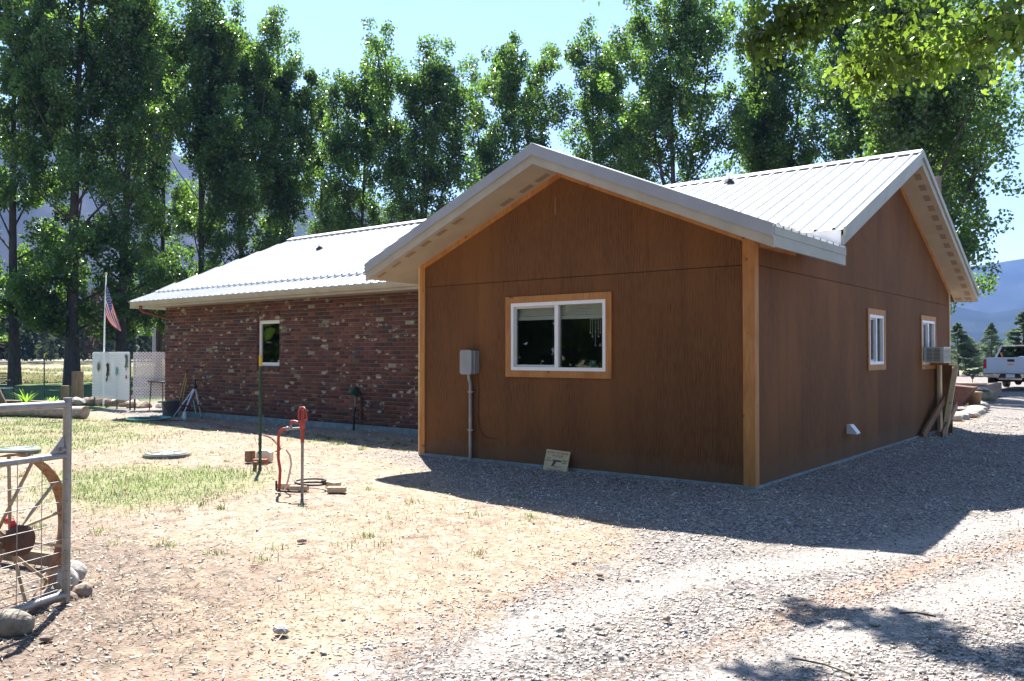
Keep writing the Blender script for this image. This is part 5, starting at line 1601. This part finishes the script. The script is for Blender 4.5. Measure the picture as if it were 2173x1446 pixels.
# stumps, logs, bench, leaning pole
single('tree_stump', M_WOODOLD, lambda b: b.tube([(0, 0, -.1), (.02, 0, .3), (.01, 0, .98)], [.19, .17, .17], 12), 'taller upright log post by the lawn', 'stump', (-23.4, 3.25, 0), 'upright logs by the lawn')
single('tree_stump', M_WOODOLD, lambda b: b.tube([(0, 0, -.1), (.0, 0, .56)], .12, 12), 'shorter upright log post left of the taller one', 'stump', (-23.1, 2.75, 0), 'upright logs by the lawn')
single('edging_log', M_LOG, lambda b: b.tube([(0, 0, .12), (-1.2, -.5, .11), (-3.4, -1.8, .10)], [.15, .14, .12], 12), 'long weathered log edging the flower bed behind the gate', 'log', (-16.95, .55, 0))
single('edging_log', M_WOODOLD, lambda b: (b.board((0, 0, .16), (-4.2, -1.7, .16), .05, .22), b.board((0, .1, .06), (-4.2, -1.6, .06), .12, .05)), 'weathered boards edging the far side of the flower bed', 'board', (-20.9, 2.0, 0))
single('leaning_pole', M_WOODOLD, lambda b: b.tube([(0, 0, -.05), (-.35, -.28, .9), (-.95, -.65, 1.7)], [.075, .06, .035], 8), 'crooked grey branch stuck upright in front of the bench', 'branch', (-22.8, 1.0, 0))
make('garden_bench', (-26.4, 1.9, 0), 'dark metal garden bench with white seat at the left edge', 'bench', [
    ('seat', M_WHITE, lambda b: [b.box(-.60, .60, -.22 + .09 * k, -.15 + .09 * k, .42, .44) for k in range(5)]),
    ('backrest', M_BLACK, lambda b: ([b.box(-.60, .60, .22, .235, .50 + .055 * k, .53 + .055 * k) for k in range(8)], b.box(-.62, -.58, .215, .24, .42, .96), b.box(.58, .62, .215, .24, .42, .96))),
    ('armrest', M_BLACK, lambda b: b.tube([(-.60, .22, .72), (-.60, -.1, .66), (-.60, -.28, .60)], .02, 6)),
    ('armrest', M_BLACK, lambda b: b.tube([(.60, .22, .72), (.60, -.1, .66), (.60, -.28, .60)], .02, 6)),
    ('leg', M_BLACK, lambda b: b.tube([(-.58, -.22, .42), (-.60, -.28, 0)], .018, 6)), ('leg', M_BLACK, lambda b: b.tube([(.58, -.22, .42), (.60, -.28, 0)], .018, 6)),
    ('leg', M_BLACK, lambda b: b.tube([(-.58, .22, .42), (-.60, .28, 0)], .018, 6)), ('leg', M_BLACK, lambda b: b.tube([(.58, .22, .42), (.60, .28, 0)], .018, 6)),
], rz=R(30))

# broad-leaved green plants in the bed, rock pile, planks
def plant(x, y, h, n, label, seed, m=M_CORN, group='green plants in the flower bed', wd=.03):
    r = np.random.default_rng(seed); b = MB()
    for i in range(n):
        a = r.uniform(0, 6.28); L = h * r.uniform(.6, 1.1); lean = r.uniform(.25, .8); w = wd * r.uniform(.7, 1.2)
        P = [Vector((math.cos(a) * lean * L * t ** 1.5, math.sin(a) * lean * L * t ** 1.5, L * (t - .45 * lean * t ** 3))) for t in (0, .3, .6, .85, 1)]
        s = Vector((-math.sin(a), math.cos(a), 0)); vs = []
        for k, p in enumerate(P): ww = w * (.5, 1, .9, .5, .05)[k]; vs += [p - s * ww, p + s * ww]
        b.add(vs, [(2 * k, 2 * k + 1, 2 * k + 3, 2 * k + 2) for k in range(4)])
    o = b.build('leafy_plant', m, None, (x, y, 0)); tag(o, label, 'plant', group)
plant(-21.6, 1.05, .62, 26, 'bright arching corn-like plant above the gate top rail', 1)
plant(-20.9, 1.45, .42, 22, 'low bright green plant right of the corn-like one', 2)
plant(-20.3, 1.3, .36, 22, 'small yellow-green plant nearest the gate post top', 3)
plant(-18.9, .55, .22, 22, 'low plants just behind the long log', 4)
plant(-19.6, .2, .25, 26, 'leafy low plants at the left end of the long log', 5)
plant(-17.2, 5.2, .5, 30, 'green bush seen through the lattice beside the brick corner', 6)
plant(-17.8, 6.4, .45, 30, 'second green bush farther back behind the lattice', 7)
GR = 'rocks heaped at the foot of the lattice'
rp_ = [(-21.9, 2.55, .22), (-21.55, 2.95, .25), (-21.2, 3.25, .22), (-20.8, 3.2, .2), (-21.7, 3.3, .28), (-20.4, 3.3, .18), (-20.0, 3.3, .2), (-19.6, 3.1, .16), (-19.2, 3.2, .18), (-18.8, 3.5, .16), (-22.2, 2.2, .14), (-22.0, 2.9, .2), (-18.0, 4.1, .15), (-17.6, 4.2, .14)]
labs = ['leftmost low rock of the heap', 'big brown rock at the left lattice post', 'rock just right of the left lattice post', 'rock under the left third of the lattice', 'tallest rock at the back of the heap', 'rock left of the middle lattice post', 'rock right of the middle lattice post', 'small rock under the lattice right half', 'rock near the right lattice post', 'rock behind the right lattice post', 'smallest rock lying apart on the left', 'rock between the stumps and the lattice', 'rock seen through the end lattice near the brick corner', 'rock at the brick corner behind the lattice']
for i, (x, y, s) in enumerate(rp_):
    rock((x, y, s * .35), s * 1.2, s, s * .8, labs[i], M_ROCKD if i % 3 else M_ROCK, 60 + i, GR, rz=i)
single('old_plank', M_WOODOLD, lambda b: b.board((-.7, 0, .05), (.6, .2, .35), .12, .03), 'dark plank leaning on the rock heap under the lattice', 'plank', (-19.7, 2.7, 0))
make('patio_table', (-18.0, 3.1, 0), 'small dark side table behind the right lattice post', 'table', [
    ('table_top', M_BLACK, lambda b: b.box(-.35, .45, -.25, .25, .76, .79)),
    ('leg', M_BLACK, lambda b: b.tube([(-.25, -.2, .76), (-.3, -.22, 0)], .015, 6)), ('leg', M_BLACK, lambda b: b.tube([(.35, -.2, .76), (.4, -.22, 0)], .015, 6))])

# ------------------------------------------------------------------ right side: pickup, planter, garden border
def pickup():
    X0, Y0 = -2.82, 31.5           # rear left corner
    root = empty('pickup_truck', (X0 + 1.0, Y0, 0), 'white pickup truck parked facing away at the right edge', 'truck')
    paint = mottled('white_car_paint', (.52, .54, .60), (.56, .58, .64), 1, .25, bs=0); chrome = basemat('chrome', (.7, .7, .72), .18, 1.)
    lamp = basemat('red_tail_lamp', (.45, .01, .015), .2)
    def part(nm, m, fn, par=None): b = MB(); fn(b); o = b.build(nm, m, par or root); return o
    def body(b):
        # bed sides with wheel arch cut, floor
        for sx in (-1, 1):
            x0, x1 = (-1.0, -.90) if sx < 0 else (.90, 1.0)
            arc = [(x0, 1.25 + .50 * math.cos(a), .52 + .48 * math.sin(a)) for a in [math.pi - k * math.pi / 8 for k in range(9)]]
            b.prism([(x0, .05, .62)] + arc + [(x0, 2.2, .5), (x0, 2.2, 1.38), (x0, .05, 1.40), ], (x1 - x0, 0, 0))
        b.box(-.9, .9, .08, 2.2, .68, .74)
        # cab lower body and hood
        for sx in (-1, 1):
            x0, x1 = (-1.0, -.93) if sx < 0 else (.93, 1.0)
            arc = [(x0, 4.95 + .48 * math.cos(a), .50 + .48 * math.sin(a)) for a in [math.pi - k * math.pi / 8 for k in range(9)]]
            b.prism([(x0, 2.24, .42)] + arc + [(x0, 5.75, .5), (x0, 5.75, 1.15), (x0, 4.4, 1.28), (x0, 2.24, 1.38)], (x1 - x0, 0, 0))
        b.box(-.93, .93, 2.24, 2.30, .5, 1.38); b.box(-.93, .93, 5.70, 5.78, .5, 1.15)
        b.prism([(-.93, 4.4, 1.27), (-.93, 5.75, 1.14), (-.93, 5.75, 1.05), (-.93, 4.4, 1.1)], (1.86, 0, 0))
        # cab roof and pillars
        b.prism([(-.72, 2.45, 1.88), (.72, 2.45, 1.88), (.74, 3.7, 1.90), (-.74, 3.7, 1.90)], (0, 0, .04))
        for sx in (-1, 1):
            b.prism([(sx * .93, 2.26, 1.37), (sx * .85, 2.26, 1.37), (sx * .68, 2.45, 1.89), (sx * .745, 2.45, 1.89)], (0, .08, 0))
            b.board((sx * .92, 4.45, 1.27), (sx * .73, 3.68, 1.9), .06, .05, (0, 1, 0)); b.board((sx * .93, 3.2, 1.33), (sx * .73, 3.2, 1.9), .05, .1, (0, 1, 0))
    part('body', paint, body)
    tg = part('tailgate', paint, lambda b: (b.prism([(-.90, 0, .72), (.90, 0, .72), (.90, 0, 1.34), (.86, -.0, 1.40), (-.86, 0, 1.40), (-.90, 0, 1.34)], (0, .07, 0)), b.box(-.86, .86, -.018, -.001, .80, .835), b.box(-.99, -.905, .0, .05, .60, .92), b.box(.905, .99, .0, .05, .60, .92)))
    part('handle', M_BLACK, lambda b: rbox(b, -.13, .13, -.02, -.001, 1.22, 1.32, .02), tg)
    part('emblem', basemat('gold_emblem', (.62, .42, .10), .3, .4), lambda b: b.prism([(-.14, -.012, 1.085), (-.055, -.012, 1.085), (-.055, -.012, 1.065), (.035, -.012, 1.065), (.045, -.012, 1.085), (.14, -.012, 1.085), (.12, -.012, 1.125), (.05, -.012, 1.125), (.05, -.012, 1.145), (-.04, -.012, 1.145), (-.045, -.012, 1.125), (-.12, -.012, 1.125)], (0, .011, 0)), tg)
    part('rear_window', M_GLASSD, lambda b: b.prism([(-.82, 2.29, 1.40), (.82, 2.29, 1.40), (.66, 2.46, 1.85), (-.66, 2.46, 1.85)], (0, .01, 0)))
    part('side_window', M_GLASSD, lambda b: [b.prism([(s * .925, 2.4, 1.38), (s * .925, 4.3, 1.30), (s * .74, 3.65, 1.86), (s * .74, 2.5, 1.86)], (-.01 * s, 0, 0)) for s in (-1, 1)])
    part('cab_interior', M_BLACK, lambda b: b.box(-.8, .8, 2.6, 4.2, .7, 1.45))
    part('brake_light', lamp, lambda b: b.box(-.16, .16, 2.40, 2.449, 1.88, 1.915))
    for s in (-1, 1):
        part('tail_light', lamp, lambda b: (rbox(b, s * .955 - .055, s * .955 + .055, -.012, .06, 1.16, 1.32, .015), rbox(b, s * .955 - .055, s * .955 + .055, -.012, .06, .93, 1.15, .015)))
    part('bumper', chrome, lambda b: (b.prism([(-.98, -.20, .56), (-.42, -.22, .54), (-.36, -.22, .70), (-.98, -.20, .70)], (0, .16, 0)), b.prism([(.98, -.20, .56), (.42, -.22, .54), (.36, -.22, .70), (.98, -.20, .70)], (0, .16, 0)), b.box(-.42, .42, -.2, -.05, .46, .54)))
    part('bumper_step', M_BLACK, lambda b: (b.box(-.40, .40, -.16, -.05, .541, .72), b.box(-.99, .99, -.195, -.03, .701, .725)))
    part('licence_plate', basemat('licence_plate', (.6, .6, .58), .4), lambda b: (b.box(-.16, .16, -.175, -.161, .555, .70)))
    part('axle', M_BLACK, lambda b: (b.tube([(-.85, 1.25, .40), (.85, 1.25, .40)], .06, 8), b.lathe([(0, -.17), (.15, -.09), (.17, 0), (.15, .09), (0, .17)], (0.1, 1.25, .38), 12, 'x'), b.box(-.5, .5, .1, 5.5, .48, .60)))
    for (sx, yy_) in ((-1, 1.25), (1, 1.25), (-1, 4.95), (1, 4.95)):
        w = part('wheel', chrome, lambda b: b.lathe([(0, -.11), (.10, -.11), (.235, -.09), (.24, .09), (0, .09)], (sx * .86, yy_, .40), 20, 'x'))
        part('tyre', M_BLACK, lambda b: b.lathe([(.24, -.12), (.36, -.135), (.398, -.11), (.40, .11), (.36, .135), (.24, .12)], (sx * .86, yy_, .40), 24, 'x'), w)
    part('cargo', M_BLACK, lambda b: (b.box(-.75, -.1, .5, 1.5, .74, 1.30), b.box(.0, .7, .9, 2.0, .74, 1.43)))
    root2 = empty('spare_gear', (X0 + 1.32, Y0 + .7, 1.34), 'silver domed object in the pickup bed', 'equipment')
    b = MB(); b.lathe([(.17, 0), (.16, .05), (.11, .09), (0, .11)], n=16); b.build('dome', chrome, root2)
    root3 = empty('orange_tool', (X0 + .42, Y0 + 1.9, 1.40), 'orange tool sticking up at the left of the pickup bed', 'tool')
    b = MB(); b.board((0, 0, 0), (-.06, 0, .2), .06, .04, (1, 0, 0)); b.build('blade', basemat('orange_plastic', (.75, .30, .03), .4), root3)
pickup()

# retaining-block planter and garden border
M_BLOCK = mottled('split_face_block', (.19, .125, .085), (.30, .21, .15), 9, .95, bs=.6, bd=.02)
root = empty('block_planter', (-2.6, 23.6, 0), 'brown concrete-block planter wall left of the pickup', 'planter')
for c in range(3):
    x = -5.2 + (.2 if c % 2 else 0)
    while x < -1.55:
        w = .40
        b = MB(); b.box(x + .004, min(x + w, -1.5) - .004, 0, .24, c * .16 + .003, c * .16 + .157); o = b.build('block', M_BLOCK, None); o.parent = root
        o.location = (2.6 + 0, .0, 0); x += w
    for k in range(8):
        b = MB(); b.box(-1.76, -1.52, .26 + .4 * k, .26 + .4 * k + .39, c * .16 + .003, c * .16 + .157); o = b.build('block', M_BLOCK, root); o.location = (2.6, 0, 0)
b = MB(); b.box(-5.2, -1.50, -.02, .27, .481, .53); b.build('cap_slab', M_TAN, root).location = (2.6, 0, 0)
for i, (x, y, lab) in enumerate([(-2.55, 23.7, 'round-headed solar light on the planter, left one'), (-1.95, 23.9, 'round-headed solar light on the planter, right one')]):
    make('solar_light', (x, y, .53), lab, 'garden light', [('stake', M_BLACK, lambda b: b.tube([(0, 0, 0), (0, 0, .16)], .012, 6)), ('lamp_head', M_BLACK, lambda b: b.lathe([(0, .12), (.035, .14), (.075, .25), (.07, .29), (0, .30)], n=12))], 'garden lights on the planter')
make('garden_chair', (-3.15, 23.85, .53), 'tiny dark chair ornament on the planter', 'ornament', [('chair_back', M_RUSTD, lambda b: b.tube([(-.12, 0, 0), (-.12, 0, .36), (-.02, 0, .40), (.05, 0, .34), (.05, 0, .18), (-.1, 0, .16)], .018, 5)), ('leg', M_RUSTD, lambda b: b.tube([(.05, 0, .18), (.17, 0, .16), (.2, 0, 0)], .018, 5))])
single('wheelbarrow_tray', mottled('red_brown_tray', (.10, .042, .03), (.15, .065, .045), 8, .6, bs=0), lambda b: b.prism([(-1.1, 0, .10), (.55, 0, .10), (.85, 0, .62), (-1.1, 0, .80)], (0, .8, 0)), 'red-brown sloping tray box behind the leaning planks', 'box', (-1.55, 16.6, 0))
single('clay_pot', mottled('tan_pot', (.30, .19, .11), (.42, .28, .17), 9, .8), lambda b: b.lathe([(0, 0), (.13, 0), (.19, .42), (.21, .42), (.21, .48), (0, .47)], n=16), 'tan pot beside the red-brown tray', 'pot', (-.80, 17.4, 0))
rock((-1.15, 21.4, .18), .42, .34, .26, 'round mossy stone pile end of the garden border', mottled('mossy_rock', (.13, .11, .07), (.26, .22, .15), 7, .95, bs=.6), 99, None, sub=3)
rock((-1.25, 21.3, .42), .25, .2, .07, 'flat pale stones topping the round stone', M_ROCK, 98, None)
GE = 'edging stones of the garden border'
edge = [(-.42, 12.6), (-.40, 13.2), (-.36, 13.8), (-.38, 14.4), (-.42, 15.0), (-.48, 15.6), (-.54, 16.2), (-.60, 16.8), (-.66, 17.4), (-.75, 18.0), (-.85, 18.6), (-1.0, 19.1), (-1.25, 19.5), (-1.6, 19.7)]
for i, (x, y) in enumerate(edge):
    rock((x, y, .05), .20, .26, .12, ['nearest', 'second', 'third', 'fourth', 'fifth', 'sixth', 'seventh', 'eighth', 'ninth', 'tenth', 'eleventh', 'twelfth', 'thirteenth', 'farthest'][i] + ' pale edging stone counted from the house corner', M_ROCK if i % 2 else mottled('tan_edging_%s' % 'abcdefghijklmn'[i], (.34, .27, .19), (.50, .42, .31), 7, .9, bs=.4), 120 + i, GE, rz=i * .9)
single('tarp_bundle', basemat('black_tarp', (.03, .03, .035), .5), lambda b: b.prism([(-.5, 0, 0), (.45, 0, 0), (.2, 0, .16), (-.1, 0, .40), (-.5, 0, .30)], (0, .6, 0)), 'black tarp bundle beyond the leaning planks', 'tarp', (-1.0, 14.0, 0))
# wooden service pole behind the house
make('utility_pole', (-2.14, 19.7, 0), 'brown wooden pole with a wire rising behind the far roof slope', 'pole', [
    ('pole_shaft', M_POLE, lambda b: b.tube([(0, 0, -.2), (0, 0, 7.05)], [.13, .095], 12)),
    ('wire', M_BLACK, lambda b: b.tube([(0, 0, 6.9), (1.5, 2, 8.0), (4, 6, 9.6), (7, 12, 11)], .012, 4)),
])
single('guard_rail', M_WHITE, lambda b: (b.box(0, 34, 0, .1, .55, .85), [b.box(2 * k, 2 * k + .15, .1, .25, 0, .7) for k in range(17)]), 'distant white roadside rail at the far left', 'guard rail', (-150, 52, 1.0), rz=R(38))
make('road_sign_post', (-72, 32, .85), 'thin grey post by the far road behind the second poplar', 'post', [('post_shaft', M_GALV, lambda b: b.tube([(0, 0, 0), (0, 0, 3.6)], .16, 8))])

# ------------------------------------------------------------------ gravel, chips, straw and grass lying on the ground
CX, CY = cam.location.x, cam.location.y
FA = math.atan2(.7827, -.6222)
def scatter(n, r0, r1, power=1.0, spread=.82):
    """points thinning out with distance from the near yard"""
    rr = r0 + (r1 - r0) * rng.random(n) ** power
    aa = FA + rng.uniform(-spread, spread, n)
    x = CX + rr * np.cos(aa); y = CY + rr * np.sin(aa)
    inside = ((x < .03) & (x > -5.1) & (y > 0) & (y < 10)) | ((x > -16.65) & (x <= -5.1) & (y > 2.38) & (y < 9))
    k = ~inside
    return x[k], y[k], rr[k]

OCT = np.array([(1, 0, 0), (0, 1, 0), (-1, 0, 0), (0, -1, 0), (0, 0, 1), (0, 0, -1)], float)
OF = np.array([(0, 1, 4), (1, 2, 4), (2, 3, 4), (3, 0, 4), (1, 0, 5), (2, 1, 5), (3, 2, 5), (0, 3, 5)])
def pebbles(x, y, size, flat=.62):
    n = len(x); V = np.tile(OCT, (n, 1, 1)) * rng.uniform(.65, 1.15, (n, 6, 1))
    sc = np.stack([rng.uniform(.8, 1.25, n), rng.uniform(.6, 1., n), flat * rng.uniform(.7, 1.1, n)], 1)[:, None, :] * size[:, None, None]
    V = V * sc
    a = rng.uniform(0, 6.283, n); c, s = np.cos(a)[:, None], np.sin(a)[:, None]
    tx = rng.normal(size=(n, 1)) * .35
    X, Y, Z = V[..., 0], V[..., 1], V[..., 2]
    Z = Z + X * tx
    V = np.stack([X * c - Y * s + x[:, None], X * s + Y * c + y[:, None], Z + (ground_z(x, y) + size * .22)[:, None]], -1)
    F = OF[None] + (np.arange(n) * 6)[:, None, None]
    return V.reshape(-1, 3), F.reshape(-1, 3)

x, y, rr = scatter(330000, 2.2, 24, 1.1)
g_, gr_, mu_, lw_ = masks(x, y)
p = np.clip(g_ * 1.1 + .05 + .10 * mu_, 0, 1) * (1 - .6 * gr_)
strip = np.abs(vnoise(x, y, 1.1, 9) - .5)
p *= np.where(g_ > .5, np.clip(.45 + strip * 2.2, 0, 1), 1) * (1 - .12 * tracks(x, y)[0])
k = rng.random(len(x)) < p
x, y, rr = x[k], y[k], rr[k]
tp_, tr2_ = tracks(x, y)
size = rng.lognormal(math.log(.0060), .45, len(x)) * (1 + .05 * rr) * (1 - .35 * tp_)
V, F = pebbles(x, y, np.clip(size, .0035, .03))
tone = np.repeat(np.clip(rng.normal(.52, .22, len(x)) + .25 * (1 - masks(x, y)[0]), 0, 1), 6)
tag(link('gravel', npmesh('gravel', V, F, M_PEB, tone)), kind='stuff')

def flats(x, y, L, W, tilt, lift):
    n = len(x); a = rng.uniform(0, 6.283, n)
    d = np.stack([np.cos(a), np.sin(a), rng.normal(size=n) * tilt], 1); d /= np.linalg.norm(d, axis=1)[:, None]
    w = np.stack([-np.sin(a), np.cos(a), rng.normal(size=n) * tilt * 1.6], 1); w /= np.linalg.norm(w, axis=1)[:, None]
    C = np.stack([x, y, ground_z(x, y) + lift * rng.random(n) + .004], 1)
    L = L[:, None]; W = W[:, None]
    V = np.stack([C - d * L - w * W * .6, C + d * L - w * W, C + d * L * .8 + w * W, C - d * L * .9 + w * W * .8], 1).reshape(-1, 3)
    return V, np.arange(4 * n).reshape(-1, 4)

# bark and wood chips: dense near the gate, loose elsewhere, red-brown litter in the tyre tracks
x, y, rr = scatter(90000, 2.2, 15, 1.0)
g_, gr_, mu_, lw_ = masks(x, y)
k = rng.random(len(x)) < np.clip(.85 * mu_ + .22 * (1 - g_) * (vnoise(x, y, .8, 4) > .42) + .03, 0, 1)
x, y = x[k], y[k]; n = len(x)
sp = rng.random(n) < .55
V, F = flats(x[sp], y[sp], rng.lognormal(math.log(.011), .5, sp.sum()), rng.uniform(.003, .007, sp.sum()), .35, .010)
tag(link('wood_chips', npmesh('wood_chips', V, F, M_CHIP)), kind='stuff')
x2, y2, r2 = scatter(70000, 2.4, 16, 1.0)
g2, gr2, mu2, lw2 = masks(x2, y2)
tr_ = tracks(x2, y2)[1]
k = rng.random(len(x2)) < np.clip(.8 * tr_ * (vnoise(x2, y2, .5, 8) > .3) + .4 * mu2 + .14, 0, 1)
V, F = flats(np.concatenate([x2[k], x[~sp]]), np.concatenate([y2[k], y[~sp]]), rng.lognormal(math.log(.010), .5, k.sum() + (~sp).sum()), rng.uniform(.002, .005, k.sum() + (~sp).sum()), .3, .008)
tag(link('bark_litter', npmesh('bark_litter', V, F, M_CHIPD)), kind='stuff')

def blades(x, y, h, w, lean, seedtilt=.5):
    n = len(x); a = rng.uniform(0, 6.283, n)
    s = np.stack([-np.sin(a), np.cos(a), 0 * a], 1)
    t = np.stack([np.cos(a) * lean, np.sin(a) * lean, np.ones(n)], 1); t /= np.linalg.norm(t, axis=1)[:, None]
    B = np.stack([x, y, ground_z(x, y) - .002], 1)
    h = h[:, None]; w = w[:, None]
    M = B + t * h * .55; T = B + t * h + np.stack([np.cos(a), np.sin(a), -.5 + 0 * a], 1) * h * .25
    V = np.stack([B - s * w, B + s * w, M + s * w * .8, T, M - s * w * .8], 1).reshape(-1, 3)
    i = np.arange(n) * 5
    F = np.concatenate([np.stack([i, i + 1, i + 2, i + 4], 1), np.stack([i + 4, i + 2, i + 3, i + 3], 1)])
    return V, F[:n], np.stack([i + 4, i + 2, i + 3], 1)
def grass(name, mat, x, y, h, w, lean):
    V, FQ, FT = blades(x, y, h, w, lean)
    F = np.concatenate([np.stack([FQ[:, 0], FQ[:, 1], FQ[:, 2]], 1), np.stack([FQ[:, 0], FQ[:, 2], FQ[:, 3]], 1), FT])
    return tag(link(name, npmesh(name, V, F, mat)), kind='stuff')

# dry thatch over the dusty yard
x, y, rr = scatter(200000, 2.6, 22, 1.0)
g_, gr_, mu_, lw_ = masks(x, y)
pn = smooth(.35, .65, vnoise(x, y, .9, 14)) * (.4 + .6 * smooth(.3, .6, vnoise(x, y, .22, 15)))
k = rng.random(len(x)) < np.clip((1 - g_) * (1 - .75 * mu_) * pn * .75 + .03 * g_, 0, 1)
x, y, rr = x[k], y[k], rr[k]; n = len(x)
grass('dry_grass', M_STRAW, x, y, rng.uniform(.02, .065, n), (.0011 + .00025 * rr) * rng.uniform(.6, 1.2, n), rng.uniform(.4, 3.2, n))
# green grass: two patches, thin scattering elsewhere and tufts
x, y, rr = scatter(260000, 3.5, 26, .85)
g_, gr_, mu_, lw_ = masks(x, y)
pn = smooth(.25, .6, vnoise(x, y, .5, 21))
k = rng.random(len(x)) < np.clip(gr_ * (.4 + pn) * 1.2 + .010 * (1 - g_) * (vnoise(x, y, .6, 22) > .6), 0, 1)
x, y, rr = x[k], y[k], rr[k]; n = len(x)
grass('green_grass', M_GRASS, x, y, rng.uniform(.02, .075, n), (.0012 + .00022 * rr) * rng.uniform(.7, 1.3, n), rng.uniform(.1, .9, n))
# small weeds along the shadow line and about the yard
tx = []; ty = []
for _ in range(120):
    a = rng.random()
    if a < .35: cx_, cy_ = rng.uniform(-9, -5.2), rng.uniform(.2, 1.4)
    elif a < .5: cx_, cy_ = rng.uniform(-16, -8), rng.uniform(.3, 1.2)
    else: cx_, cy_ = rng.uniform(-9, -.5), rng.uniform(-6.5, -1.5)
    m_ = rng.integers(10, 45); s_ = rng.uniform(.02, .07)
    tx.append(cx_ + rng.normal(size=m_) * s_); ty.append(cy_ + rng.normal(size=m_) * s_)
tx = np.concatenate(tx); ty = np.concatenate(ty); n = len(tx)
grass('weeds', M_GRASS, tx, ty, rng.uniform(.02, .085, n), rng.uniform(.002, .004, n), rng.uniform(.1, 1.0, n))
# taller meadow growth beyond the shade of the tree row
x = -44 - 40 * rng.random(80000) ** 1.6; y = rng.uniform(-5, 50, 80000)
k = (vnoise(x, y, 4, 33) > .3); x, y = x[k], y[k]; n = len(x)
kk = rng.random(n) < .5
for nm, mt, q in (('meadow_grass', M_GRASS, kk), ('meadow_dry_grass', M_STRAW, ~kk)):
    grass(nm, mt, x[q], y[q], rng.uniform(.10, .32, q.sum()), rng.uniform(.018, .035, q.sum()), rng.uniform(.2, 1.2, q.sum()))
